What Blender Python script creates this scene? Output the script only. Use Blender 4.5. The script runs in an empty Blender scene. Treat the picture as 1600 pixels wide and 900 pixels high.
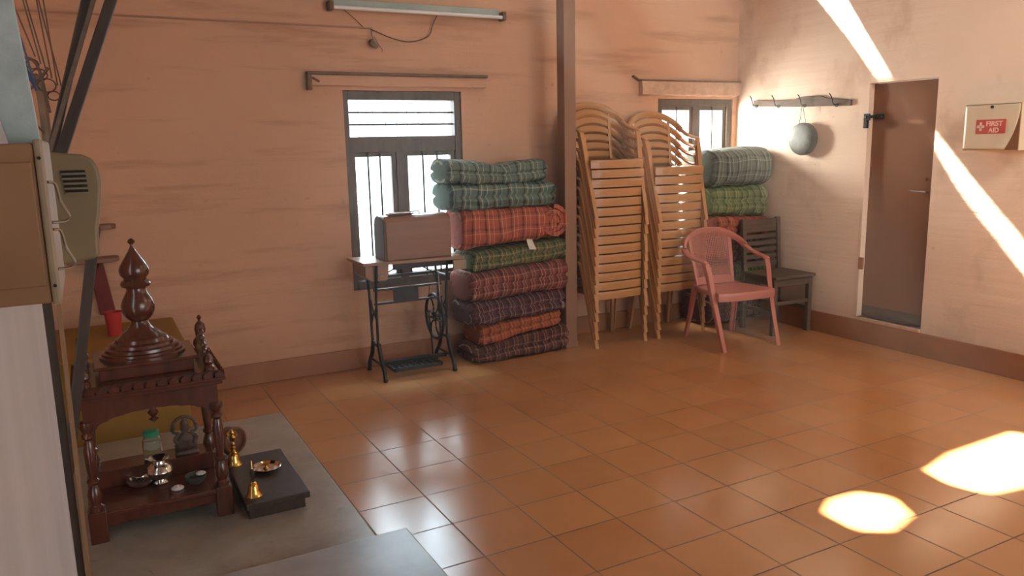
import bpy, bmesh, math, random
from mathutils import Vector, Matrix, noise
random.seed(7)
S = bpy.context.scene
COL = S.collection
PI = math.pi

# ------------------------------------------------------------------ camera
cam_d = bpy.data.cameras.new('camera')
cam = bpy.data.objects.new('camera', cam_d)
COL.objects.link(cam)
R = Matrix(((0.88028851, 0.10349877, -0.46301202),
            (-0.47395592, 0.14782199, -0.8680521),
            (-0.02139897, 0.98358358, 0.17917986)))
m4 = R.to_4x4()
m4.translation = Vector((0, 0, 1.539))
# cam local +z is backwards: world = R @ cam
cam.matrix_world = m4
cam_d.sensor_fit = 'HORIZONTAL'
cam_d.sensor_width = 36.0
cam_d.lens = 36.0 * 1231.37 / 1600.0
cam_d.clip_start = 0.02
S.camera = cam

# ------------------------------------------------------------------ light and exposure
S.view_settings.view_transform = 'Standard'
S.view_settings.look = 'None'
S.view_settings.gamma = 1.0
S.view_settings.use_curve_mapping = False
S.view_settings.exposure = 0.0

w = bpy.data.worlds.new('world')
S.world = w
w.use_nodes = True
bg = w.node_tree.nodes['Background']
bg.inputs[0].default_value = (0.86, 0.95, 1.0, 1)
bg.inputs[1].default_value = 4.0

SUN = Vector((1.0, -4.0, -5.2)).normalized()
sd = bpy.data.lights.new('sun', 'SUN')
sd.energy = 180
sd.angle = 0.02
sd.color = (1.0, 0.90, 0.74)
so = bpy.data.objects.new('sun', sd)
so.rotation_euler = SUN.to_track_quat('-Z', 'Y').to_euler()
so.location = (3, 8, 8)
COL.objects.link(so)


def area(name, loc, direction, sx, sy, power, color):
    d = bpy.data.lights.new(name, 'AREA')
    d.shape = 'RECTANGLE'
    d.size = sx
    d.size_y = sy
    d.energy = power
    d.color = color
    o = bpy.data.objects.new(name, d)
    o.location = loc
    o.rotation_euler = Vector(direction).to_track_quat('-Z', 'Z').to_euler()
    COL.objects.link(o)
    return o


# daylight: through the two windows and through the open front of the hall, plus an added fill lamp
area('daylight_window_1', (2.01, 5.75, 1.30), (0, -1, -0.1), 1.1, 1.5, 32, (0.74, 0.92, 1.0))
area('daylight_high_sky', (2.45, 6.75, 2.65), (-0.25, -1, -0.45), 2.0, 0.95, 190, (0.60, 0.86, 1.0))
area('daylight_window_2', (4.55, 5.72, 1.45), (0.25, -1, -0.05), 0.9, 1.1, 80, (1.0, 0.97, 0.88))
area('daylight_glint', (4.42, 5.62, 1.72), (0.45, -1, -0.12), 0.45, 0.3, 55, (1.0, 0.96, 0.86))
area('daylight_front_opening', (4.1, -2.45, 1.5), (0.0, 1, 0.0), 1.6, 2.2, 15, (1.0, 0.93, 0.82))
area('added_ceiling_fill', (4.3, 1.3, 3.27), (0.6, 0.5, -1), 1.2, 1.1, 70, (1.0, 0.91, 0.78))  # fill lamp added under the ceiling to brighten the right side; no opening there

# ------------------------------------------------------------------ materials


class NT:
    def __init__(s, name, rough=0.6, metal=0.0, spec=0.5):
        s.m = bpy.data.materials.new(name)
        s.m.use_nodes = True
        s.t = s.m.node_tree
        s.b = s.t.nodes['Principled BSDF']
        s.b.inputs['Roughness'].default_value = rough
        s.b.inputs['Metallic'].default_value = metal
        s.b.inputs['Specular IOR Level'].default_value = spec

    def n(s, typ, **kw):
        nd = s.t.nodes.new(typ)
        for k, v in kw.items():
            if k.startswith('i_'):
                nd.inputs[k[2:].replace('_', ' ')].default_value = v
            else:
                setattr(nd, k, v)
        return nd

    def l(s, a, b):
        s.t.links.new(a, b)

    def coord(s, scale=(1, 1, 1), loc=(0, 0, 0), out='Object'):
        tc = s.n('ShaderNodeTexCoord')
        mp = s.n('ShaderNodeMapping')
        mp.inputs['Scale'].default_value = scale
        mp.inputs['Location'].default_value = loc
        s.l(tc.outputs[out], mp.inputs[0])
        return mp.outputs[0]

    def noise(s, vec, scale, detail=4, rough=0.6):
        nd = s.n('ShaderNodeTexNoise')
        nd.inputs['Scale'].default_value = scale
        nd.inputs['Detail'].default_value = detail
        nd.inputs['Roughness'].default_value = rough
        s.l(vec, nd.inputs['Vector'])
        return nd.outputs['Fac']

    def ramp(s, fac, stops, interp='LINEAR'):
        r = s.n('ShaderNodeValToRGB')
        r.color_ramp.interpolation = interp
        e = r.color_ramp.elements
        while len(e) < len(stops):
            e.new(0.5)
        for el, (p, c) in zip(e, stops):
            el.position = p
            el.color = (c[0], c[1], c[2], 1)
        s.l(fac, r.inputs[0])
        return r.outputs[0]

    def mix(s, fac, a, b, mode='MIX'):
        mx = s.n('ShaderNodeMix', data_type='RGBA', blend_type=mode)
        for sock, v in ((mx.inputs[0], fac), (mx.inputs[6], a), (mx.inputs[7], b)):
            if hasattr(v, 'is_linked'):
                s.l(v, sock)
            elif isinstance(v, (int, float)):
                sock.default_value = v
            else:
                sock.default_value = (v[0], v[1], v[2], 1)
        return mx.outputs[2]

    def math(s, op, a, b=None):
        nd = s.n('ShaderNodeMath', operation=op)
        for i, v in enumerate((a, b)):
            if v is None:
                continue
            if hasattr(v, 'is_linked'):
                s.l(v, nd.inputs[i])
            else:
                nd.inputs[i].default_value = v
        return nd.outputs[0]

    def bump(s, h, strength=0.3, dist=0.01):
        b = s.n('ShaderNodeBump')
        b.inputs['Strength'].default_value = strength
        b.inputs['Distance'].default_value = dist
        s.l(h, b.inputs['Height'])
        s.l(b.outputs[0], s.b.inputs['Normal'])

    def col(s, c):
        if hasattr(c, 'is_linked'):
            s.l(c, s.b.inputs['Base Color'])
        else:
            s.b.inputs['Base Color'].default_value = (c[0], c[1], c[2], 1)
        return s.m


def mottled(name, c1, c2, scale=8, rough=0.6, metal=0.0, bump=0.15, stretch=(1, 1, 1), spec=0.5, coat=0.0):
    t = NT(name, rough, metal, spec)
    v = t.coord(stretch)
    f = t.noise(v, scale)
    t.col(t.ramp(f, [(0.3, c1), (0.7, c2)]))
    if coat:
        t.b.inputs['Coat Weight'].default_value = coat
        t.b.inputs['Coat Roughness'].default_value = 0.15
    if bump:
        t.bump(t.noise(v, scale * 4), bump, 0.004)
    return t.m


def wall_mat(name, base, dirt, horiz):
    t = NT(name, 0.85, 0, 0.3)
    v = t.coord()
    big = t.noise(v, 1.3, 5, 0.6)
    c = t.mix(t.ramp(big, [(0.35, (0, 0, 0)), (0.7, (1, 1, 1))]), base, tuple(k * 0.90 for k in base))
    sv = t.coord(horiz)
    streak = t.noise(sv, 1.0, 5, 0.62)
    fs = t.ramp(streak, [(0.53, (0, 0, 0)), (0.72, (0.8, 0.8, 0.8))])
    c = t.mix(fs, c, dirt)
    spots = t.noise(v, 16, 3, 0.5)
    c = t.mix(t.ramp(spots, [(0.70, (0, 0, 0)), (0.78, (0.6, 0.6, 0.6))]), c, dirt)
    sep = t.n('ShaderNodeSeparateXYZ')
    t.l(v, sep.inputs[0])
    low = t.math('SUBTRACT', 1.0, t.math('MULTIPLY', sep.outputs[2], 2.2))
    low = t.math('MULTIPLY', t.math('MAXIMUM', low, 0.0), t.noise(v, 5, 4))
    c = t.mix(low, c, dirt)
    t.col(c)
    # whitewashed courses show through the plaster as faint ridges
    course = t.noise(t.coord((0.35, 0.35, 7.0)), 1.6, 3, 0.5)
    fine = t.noise(v, 60, 3)
    t.bump(t.math('ADD', t.math('MULTIPLY', course, 1.0), t.math('MULTIPLY', fine, 0.15)), 0.5, 0.018)
    return t.m


M = {}
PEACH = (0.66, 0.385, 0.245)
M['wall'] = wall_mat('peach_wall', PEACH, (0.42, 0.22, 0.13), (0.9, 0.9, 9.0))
M['wall_lit'] = wall_mat('lit_peach_wall', (0.86, 0.68, 0.53), (0.55, 0.38, 0.26), (2.0, 2.0, 1.6))  # peach paint lightened in colour to carry the stronger light on the right wall
M['white_wall'] = mottled('whitewash', (0.44, 0.43, 0.44), (0.56, 0.55, 0.57), 3, 0.8, 0, 0.2, (1, 1, 0.3))
M['ceiling'] = mottled('roof_underside', (0.35, 0.24, 0.17), (0.5, 0.36, 0.26), 3, 0.9)
M['base'] = mottled('red_oxide_skirting', (0.30, 0.115, 0.045), (0.38, 0.16, 0.065), 4, 0.45, 0, 0.15)
M['dark_wood'] = mottled('dark_wood', (0.026, 0.014, 0.008), (0.062, 0.033, 0.019), 6, 0.5, 0, 0.2, (6, 6, 1))
M['window_wood'] = mottled('window_wood', (0.075, 0.05, 0.034), (0.13, 0.09, 0.06), 6, 0.5, 0, 0.2, (4, 4, 1))
M['temple_wood'] = mottled('polished_rosewood', (0.055, 0.012, 0.006), (0.115, 0.028, 0.013), 5, 0.22, 0, 0.08, (5, 5, 1), 0.6, 0.4)
M['pole'] = mottled('brown_painted_post', (0.24, 0.12, 0.065), (0.29, 0.15, 0.085), 3, 0.5, 0, 0.1)
M['door'] = mottled('brown_plywood', (0.20, 0.085, 0.034), (0.25, 0.11, 0.046), 3, 0.75, 0, 0.08, (1, 1, 0.3))
M['grey_wood'] = mottled('weathered_wood', (0.085, 0.055, 0.035), (0.15, 0.10, 0.066), 6, 0.7, 0, 0.25, (1, 1, 6))
M['iron'] = mottled('black_iron', (0.012, 0.011, 0.012), (0.03, 0.026, 0.026), 20, 0.42, 0.5, 0.1)
M['steel'] = mottled('steel', (0.45, 0.44, 0.43), (0.62, 0.6, 0.58), 20, 0.25, 1.0, 0.03)
M['brass'] = mottled('brass', (0.62, 0.36, 0.09), (0.80, 0.52, 0.16), 15, 0.22, 1.0, 0.03)
M['silver'] = mottled('silver', (0.6, 0.58, 0.55), (0.8, 0.78, 0.74), 10, 0.15, 1.0, 0.03)
M['beige_plastic'] = mottled('beige_plastic', (0.46, 0.225, 0.088), (0.50, 0.25, 0.10), 3, 0.28, 0, 0.0)
M['pink_plastic'] = mottled('pink_plastic', (0.47, 0.155, 0.12), (0.53, 0.19, 0.145), 3, 0.35, 0, 0.0)
M['laminate'] = mottled('sewing_laminate', (0.24, 0.12, 0.06), (0.31, 0.165, 0.085), 5, 0.35, 0, 0.05)
M['cover_wood'] = mottled('cover_wood', (0.20, 0.08, 0.036), (0.27, 0.115, 0.055), 4, 0.4, 0, 0.1, (1, 3, 6))
M['cover_dark'] = mottled('cover_end', (0.075, 0.04, 0.025), (0.12, 0.06, 0.035), 4, 0.45, 0, 0.1)
M['box_paint'] = mottled('beige_box_paint', (0.25, 0.125, 0.055), (0.31, 0.165, 0.075), 6, 0.6, 0, 0.1)
M['box_edge'] = mottled('pale_box_edge', (0.28, 0.20, 0.12), (0.34, 0.25, 0.16), 12, 0.5, 0, 0.1)
M['vent_box'] = mottled('olive_beige_plastic', (0.20, 0.145, 0.072), (0.25, 0.18, 0.09), 6, 0.5, 0, 0.05)
M['pale_blue'] = mottled('pale_blue_paint', (0.32, 0.40, 0.40), (0.50, 0.58, 0.57), 14, 0.4, 0, 0.3)
M['cream'] = mottled('cream_sheet', (0.62, 0.52, 0.36), (0.68, 0.58, 0.42), 4, 0.35, 0, 0.02)
M['white'] = mottled('white_enamel', (0.75, 0.74, 0.70), (0.82, 0.8, 0.77), 4, 0.3, 0, 0.0)
M['teal_paint'] = mottled('faded_teal_paint', (0.28, 0.34, 0.29), (0.38, 0.44, 0.38), 8, 0.5, 0, 0.05)
M['label_red'] = mottled('label_red', (0.50, 0.07, 0.05), (0.54, 0.09, 0.06), 8, 0.5, 0, 0.0)
M['label_pink'] = mottled('label_print', (0.85, 0.55, 0.45), (0.88, 0.6, 0.5), 8, 0.5, 0, 0.0)
M['grime'] = mottled('dust_grime', (0.14, 0.09, 0.055), (0.26, 0.17, 0.105), 12, 0.9, 0, 0.4)
M['plaster'] = mottled('rough_plaster', (0.52, 0.31, 0.20), (0.68, 0.45, 0.32), 18, 0.9, 0, 0.9)
M['gong'] = mottled('dark_gong_metal', (0.055, 0.06, 0.055), (0.12, 0.125, 0.11), 22, 0.5, 0.4, 0.5)
M['yellow'] = mottled('mustard_cloth', (0.27, 0.135, 0.02), (0.33, 0.175, 0.03), 5, 0.85, 0, 0.2)
M['red'] = mottled('red_plastic', (0.48, 0.03, 0.025), (0.55, 0.05, 0.04), 5, 0.4, 0, 0.0)
M['maroon'] = mottled('maroon_cloth', (0.14, 0.02, 0.018), (0.2, 0.035, 0.03), 8, 0.85, 0, 0.2)
M['green'] = mottled('green_plastic', (0.02, 0.22, 0.10), (0.03, 0.28, 0.14), 8, 0.4, 0, 0.0)
M['petal'] = mottled('white_petal', (0.62, 0.55, 0.5), (0.75, 0.7, 0.66), 12, 0.8, 0, 0.3)
M['statue'] = mottled('dark_carved_stone', (0.06, 0.035, 0.025), (0.16, 0.10, 0.075), 25, 0.5, 0, 0.4)
M['carved'] = mottled('carved_brown_wood', (0.12, 0.045, 0.02), (0.24, 0.10, 0.05), 14, 0.35, 0, 0.4)
M['casing'] = mottled('faded_wiring_casing', (0.32, 0.17, 0.10), (0.42, 0.24, 0.15), 5, 0.7, 0, 0.0, (.5, 1, 1))
M['wire'] = mottled('brown_wire', (0.10, 0.05, 0.03), (0.17, 0.09, 0.06), 8, 0.6, 0, 0.0)
M['blue_wire'] = mottled('blue_wire', (0.03, 0.06, 0.14), (0.06, 0.10, 0.2), 8, 0.5, 0, 0.0)
M['tag'] = mottled('white_cloth', (0.6, 0.55, 0.48), (0.7, 0.65, 0.58), 8, 0.8, 0, 0.1)
g = NT('clear_glass', 0.05)
g.b.inputs['Transmission Weight'].default_value = 0.95
g.b.inputs['IOR'].default_value = 1.3
M['glass'] = g.col((0.85, 0.9, 0.85))

# marble
t = NT('grey_marble', 0.30, 0, 0.5)
v = t.coord()
n1 = t.noise(v, 3.0, 8, 0.65)
c = t.ramp(n1, [(0.3, (0.22, 0.19, 0.15)), (0.5, (0.32, 0.28, 0.225)), (0.72, (0.42, 0.38, 0.32))])
n2 = t.noise(v, 22, 4, 0.7)
c = t.mix(t.ramp(n2, [(0.62, (0, 0, 0)), (0.72, (0.7, 0.7, 0.7))]), c, (0.14, 0.11, 0.085))
t.bump(n2, 0.08, 0.002)
M['marble'] = t.col(c)
t = NT('polished_slab', 0.30, 0, 0.6)
v = t.coord()
n1 = t.noise(v, 4.0, 7, 0.6)
t.bump(t.noise(v, 9, 3), 0.1, 0.003)
M['slab'] = t.col(t.ramp(n1, [(0.3, (0.24, 0.235, 0.23)), (0.7, (0.40, 0.39, 0.38))]))

# floor tiles
t = NT('terracotta_tiles', 0.3, 0, 0.5)
T = 0.305
v = t.coord((1, 1, 1), (-1.193 + T * 20, -2.804 + T * 20, 0))
br = t.n('ShaderNodeTexBrick')
br.offset = 0.0
br.squash = 1.0
br.inputs['Scale'].default_value = 1.0
br.inputs['Brick Width'].default_value = T
br.inputs['Row Height'].default_value = T
br.inputs['Mortar Size'].default_value = 0.0036
br.inputs['Mortar Smooth'].default_value = 0.3
br.inputs['Color1'].default_value = (0.42, 0.175, 0.062, 1)
br.inputs['Color2'].default_value = (0.50, 0.225, 0.085, 1)
br.inputs['Mortar'].default_value = (0.045, 0.022, 0.013, 1)
t.l(v, br.inputs['Vector'])
v2 = t.coord()
cl = t.noise(v2, 2.6, 6, 0.62)
c = t.mix(t.ramp(cl, [(0.3, (0, 0, 0)), (0.75, (0.85, 0.85, 0.85))]), br.outputs['Color'], (0.55, 0.28, 0.13))
c = t.mix(0.35, c, br.outputs['Color'])
t.col(c)
rr = t.math('ADD', t.math('MULTIPLY', t.noise(v2, 3.5, 2, 0.5), 0.14), 0.135)
rm = t.math('ADD', rr, t.math('MULTIPLY', br.outputs['Fac'], 0.5))
t.l(rm, t.b.inputs['Roughness'])
b1 = t.math('SUBTRACT', t.math('MULTIPLY', t.noise(v2, 5, 3), 0.5), t.math('MULTIPLY', br.outputs['Fac'], 0.5))
t.bump(b1, 0.25, 0.003)
M['floor'] = t.m


def plaid(name, base, stripes_u, stripes_v, pu=0.10, pv=0.10):
    """woven check: stripes_* = list of (start, colour) over one period"""
    t = NT(name, 0.9, 0, 0.15)
    uv = t.n('ShaderNodeUVMap')
    sep = t.n('ShaderNodeSeparateXYZ')
    t.l(uv.outputs[0], sep.inputs[0])
    fu = t.math('FRACT', t.math('DIVIDE', sep.outputs[0], pu))
    fv = t.math('FRACT', t.math('DIVIDE', sep.outputs[1], pv))
    cu = t.ramp(fu, [(0.0, base)] + stripes_u, 'CONSTANT')
    cv = t.ramp(fv, [(0.0, base)] + stripes_v, 'CONSTANT')
    c = t.mix(0.36, cu, cv)
    v = t.coord()
    c = t.mix(t.ramp(t.noise(v, 90, 2), [(0.35, (0, 0, 0)), (0.8, (0.35, 0.35, 0.35))]), c, (0.5, 0.45, 0.4), 'MULTIPLY')
    t.bump(t.noise(v, 28, 3), 0.5, 0.01)
    return t.col(c)


def plaid2(name, base, dark, light, mid, pu=0.11, pv=0.11):
    light = tuple(min(1, k * 1.4) for k in light)
    dark = tuple(k * .7 for k in dark)
    su = [(0.30, dark), (0.42, base), (0.55, light), (0.60, base), (0.72, mid), (0.88, light), (0.92, base)]
    sv = [(0.28, dark), (0.44, base), (0.62, light), (0.67, mid), (0.85, base)]
    return plaid(name, base, su, sv, pu, pv)


M['q_teal'] = plaid2('teal_check', (0.15, 0.20, 0.165), (0.04, 0.05, 0.045), (0.42, 0.40, 0.28), (0.11, 0.16, 0.14))
M['q_teal_stripe'] = plaid2('teal_stripe_check', (0.14, 0.195, 0.16), (0.05, 0.03, 0.02), (0.42, 0.38, 0.24), (0.07, 0.15, 0.15), 0.12, 0.18)
M['q_red'] = plaid2('red_check', (0.38, 0.095, 0.06), (0.09, 0.05, 0.03), (0.55, 0.30, 0.18), (0.40, 0.10, 0.06), 0.10, 0.10)
M['q_green'] = plaid2('green_check', (0.125, 0.15, 0.065), (0.03, 0.035, 0.02), (0.36, 0.34, 0.18), (0.16, 0.07, 0.03), 0.09, 0.09)
M['q_maroon'] = plaid2('maroon_check', (0.20, 0.055, 0.04), (0.05, 0.02, 0.018), (0.48, 0.36, 0.28), (0.24, 0.06, 0.04), 0.075, 0.07)
M['q_purple'] = plaid2('purple_check', (0.11, 0.04, 0.045), (0.025, 0.015, 0.02), (0.38, 0.30, 0.26), (0.09, 0.03, 0.035), 0.085, 0.08)
M['q_orange'] = plaid2('orange_check', (0.36, 0.095, 0.045), (0.11, 0.05, 0.03), (0.50, 0.26, 0.14), (0.36, 0.08, 0.04), 0.085, 0.085)
M['q_dark'] = plaid2('dark_brown_check', (0.10, 0.035, 0.03), (0.02, 0.012, 0.012), (0.35, 0.26, 0.19), (0.15, 0.045, 0.03), 0.08, 0.07)
M['q_grey'] = plaid2('grey_green_check', (0.16, 0.19, 0.16), (0.05, 0.06, 0.06), (0.36, 0.37, 0.30), (0.11, 0.14, 0.13), 0.10, 0.12)
M['q_lime'] = plaid2('lime_check', (0.18, 0.23, 0.11), (0.07, 0.09, 0.05), (0.42, 0.42, 0.24), (0.22, 0.25, 0.13), 0.08, 0.08)

# ------------------------------------------------------------------ mesh helpers


def smooth_pts(pts, n=6):
    pts = [Vector(p) for p in pts]
    P = [pts[0] * 2 - pts[1]] + pts + [pts[-1] * 2 - pts[-2]]
    out = []
    for i in range(1, len(P) - 2):
        a, b, c, d = P[i - 1:i + 3]
        for k in range(n):
            t = k / n
            out.append(0.5 * ((2 * b) + (c - a) * t + (2 * a - 5 * b + 4 * c - d) * t * t + (3 * b - a - 3 * c + d) * t ** 3))
    out.append(pts[-1])
    return out


class MB:
    def __init__(s):
        s.bm = bmesh.new()

    def box(s, x0, x1, y0, y1, z0, z1, rot=None, piv=None):
        vs = [s.bm.verts.new((x, y, z)) for x in (x0, x1) for y in (y0, y1) for z in (z0, z1)]
        for f in ((0, 1, 3, 2), (4, 6, 7, 5), (0, 4, 5, 1), (2, 3, 7, 6), (0, 2, 6, 4), (1, 5, 7, 3)):
            s.bm.faces.new([vs[i] for i in f])
        if rot is not None:
            bmesh.ops.rotate(s.bm, verts=vs, cent=piv or Vector(((x0 + x1) / 2, (y0 + y1) / 2, (z0 + z1) / 2)), matrix=rot)
        return s

    def loft(s, rings, cap=True, closed=False):
        R_ = [[s.bm.verts.new(p) for p in r] for r in rings]
        n = len(R_[0])
        m = len(R_)
        for i in range(m if closed else m - 1):
            a, b = R_[i], R_[(i + 1) % m]
            for k in range(n):
                s.bm.faces.new((a[k], a[(k + 1) % n], b[(k + 1) % n], b[k]))
        if cap and not closed:
            s.bm.faces.new(R_[0][::-1])
            s.bm.faces.new(R_[-1])
        return s

    def tube(s, pts, r, seg=8, w=None, up=(0, 0, 1), closed=False, n_exp=2.0):
        """r: radius or list; w: optional (side, up) half sizes for a flattened section"""
        pts = [Vector(p) for p in pts]
        rings = []
        m = len(pts)
        prev = None
        for i, p in enumerate(pts):
            if closed:
                tg = pts[(i + 1) % m] - pts[i - 1]
            else:
                tg = pts[min(i + 1, m - 1)] - pts[max(i - 1, 0)]
            tg.normalize()
            u = Vector(up)
            if abs(tg.dot(u)) > 0.97:
                u = prev if prev is not None else Vector((0, 1, 0.01))
            sd_ = tg.cross(u).normalized()
            uu = sd_.cross(tg).normalized()
            prev = uu
            rr_ = r[i] if isinstance(r, (list, tuple)) else r
            a, b = (rr_ * w[0], rr_ * w[1]) if w else (rr_, rr_)
            ring = []
            for k in range(seg):
                th = 2 * PI * (k + 0.5) / seg
                cx, sy = math.cos(th), math.sin(th)
                e = 2.0 / n_exp
                cx = math.copysign(abs(cx) ** e, cx)
                sy = math.copysign(abs(sy) ** e, sy)
                ring.append(p + sd_ * a * cx + uu * b * sy)
            rings.append(ring)
        return s.loft(rings, closed=closed)

    def lathe(s, prof, c=(0, 0, 0), seg=20, sx=1.0, sy=1.0, cap=True):
        rings = [[(c[0] + r_ * sx * math.cos(2 * PI * k / seg), c[1] + r_ * sy * math.sin(2 * PI * k / seg), c[2] + z) for k in range(seg)]
                 for r_, z in [(max(a, 0.0004), b) for a, b in prof]]
        return s.loft(rings, cap)

    def prism(s, poly, axis, a, b):
        def P(p, t_):
            return {'x': (t_, p[0], p[1]), 'y': (p[0], t_, p[1]), 'z': (p[0], p[1], t_)}[axis]
        A = [s.bm.verts.new(P(p, a)) for p in poly]
        B = [s.bm.verts.new(P(p, b)) for p in poly]
        n = len(poly)
        s.bm.faces.new(A)
        s.bm.faces.new(B[::-1])
        for k in range(n):
            s.bm.faces.new((A[k], B[k], B[(k + 1) % n], A[(k + 1) % n]))
        return s

    def xf(s, mat):
        bmesh.ops.transform(s.bm, matrix=mat, verts=s.bm.verts)
        return s

    def build(s, name, mat, parent=None, smooth=False, bevel=0.0, seg=2, ang=35):
        bmesh.ops.recalc_face_normals(s.bm, faces=s.bm.faces)
        me = bpy.data.meshes.new(name)
        s.bm.to_mesh(me)
        s.bm.free()
        me.materials.append(M[mat] if isinstance(mat, str) else mat)
        if smooth:
            for p in me.polygons:
                p.use_smooth = True
            me.set_sharp_from_angle(angle=math.radians(ang))
        o = bpy.data.objects.new(name, me)
        COL.objects.link(o)
        if parent is not None:
            o.parent = parent
        if bevel:
            b = o.modifiers.new('bevel', 'BEVEL')
            b.width = bevel
            b.segments = seg
            b.limit_method = 'ANGLE'
        return o


def thing(name, label, cat, loc=(0, 0, 0), rz=0, group=None):
    o = bpy.data.objects.new(name, None)
    o.empty_display_size = 0.1
    o.location = loc
    o.rotation_euler = (0, 0, rz)
    COL.objects.link(o)
    return tag(o, label, cat, group)


def tag(o, label, cat, group=None):
    o['label'] = label
    o['category'] = cat
    if group:
        o['group'] = group
    return o


def struct(o):
    o['kind'] = 'structure'
    return o


def RZ(a): return Matrix.Rotation(a, 3, 'Z')
def RX(a): return Matrix.Rotation(a, 3, 'X')
def RY(a): return Matrix.Rotation(a, 3, 'Y')


# ------------------------------------------------------------------ the room
YB, XR, XP, XL, ZC = 5.30, 5.10, -0.122, -0.75, 3.30
W1 = (1.576, 2.445, 0.555, 1.92)
W2 = (4.229, 5.05, 0.555, 1.885)
DR = (3.43, 3.972, 0.19, 1.92)

struct(MB().box(XL - .3, XR + .3, -2.9, YB + .25, -0.1, 0).build('floor', 'floor'))
b = MB()
xs = [XL - .3, W1[0], W1[1], W2[0], W2[1], XR + .3]
b.box(xs[0], xs[1], YB, YB + .25, 0, ZC)
b.box(xs[2], xs[3], YB, YB + .25, 0, ZC)
b.box(xs[4], xs[5], YB, YB + .25, 0, ZC)
for W in (W1, W2):
    b.box(W[0], W[1], YB, YB + .25, 0, W[2])
    b.box(W[0], W[1], YB, YB + .25, W[3], ZC)
struct(b.build('wall_back', 'wall'))
b = MB()
b.box(XR, XR + .3, -2.9, DR[0], 0, ZC)
b.box(XR, XR + .3, DR[1], YB, 0, ZC)
b.box(XR, XR + .3, DR[0], DR[1], 0, DR[2])
b.box(XR, XR + .3, DR[0], DR[1], DR[3], ZC)
struct(b.build('wall_right', 'wall_lit'))
b = MB()
b.box(XP - .4, XP, -2.9, 2.2, 0, ZC)
struct(b.build('wall_left', 'white_wall', bevel=0.012))
struct(MB().box(XL - .3, XL, 2.2, YB, 0, ZC).build('wall_left', 'wall'))
b = MB()
b.box(XP, 1.6, -2.9, -2.6, 0, ZC)
b.box(4.95, XR, -2.9, -2.6, 0, ZC)
b.box(1.6, 4.95, -2.9, -2.6, 2.7, ZC)
b.box(1.6, 4.95, -2.9, -2.6, 0, 0.3)
struct(b.build('wall_front', 'wall_lit'))


# roof with the gaps the sun falls through (traced back along the sun's direction)
def to_roof(p):
    p = Vector(p)
    k = (ZC - p.z) / -SUN.z
    q = p - SUN * k
    return (q.x, q.y)


def wall_pt(px, py):
    # point of the right wall seen at a photo pixel, worked out once from the survey of the picture
    r = R @ Vector((px - 800.0, 450.0 - py, -1231.37))
    k = XR / r.x
    return (XR, r.y * k, 1.539 + r.z * k)


hole_a = [to_roof(wall_pt(*p)) for p in ((1255, -25), (1310, -25), (1352, 50), (1391, 117), (1366, 121), (1325, 62))]
hole_d = [to_roof(wall_pt(*p)) for p in ((1466, 214), (1533, 302), (1562, 337), (1620, 408), (1620, 452), (1546, 358), (1500, 302), (1463, 240))]
hole_b = [to_roof((x, y, 0)) for x, y in [(2.58, 2.10), (2.70, 2.165), (2.85, 2.15), (2.925, 2.06), (2.85, 1.925), (2.67, 1.88), (2.57, 1.94)]]
hole_c = [to_roof((x, y, 0)) for x, y in [(3.32, 2.15), (3.60, 2.215), (4.15, 2.23), (4.15, 1.85), (3.52, 1.845), (3.32, 1.88), (3.28, 2.02)]]
from mathutils.geometry import tessellate_polygon
outer = [(XL - .3, -2.9), (XR + .3, -2.9), (XR + .3, 7.9), (XL - .3, 7.9)]
polys = [[Vector((x, y, 0)) for x, y in pl] for pl in (outer, hole_a, hole_b, hole_c, hole_d)]
flat = [p for pl in polys for p in pl]
bm = bmesh.new()
vs = [bm.verts.new((p.x, p.y, ZC + .001)) for p in flat]
for tri in tessellate_polygon(polys):
    try:
        bm.faces.new([vs[i] for i in tri])
    except ValueError:
        pass
for f in bm.faces:
    f.normal_update()
    if f.normal.z < 0:
        f.normal_flip()
r_ = MB()
r_.bm.free()
r_.bm = bm
o = struct(r_.build('ceiling', 'ceiling'))
sm = o.modifiers.new('thickness', 'SOLIDIFY')
sm.thickness = 0.02
sm.offset = 1.0 if o.data.polygons[0].normal.z > 0 else -1.0

# skirting
struct(MB().box(XL, XR, YB - .018, YB, 0, 0.143).build('baseboard_back', 'base', bevel=0.004))
struct(MB().box(XR - .02, XR, -2.6, YB - .018, 0, 0.165).build('baseboard_right', 'base', bevel=0.004))


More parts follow.
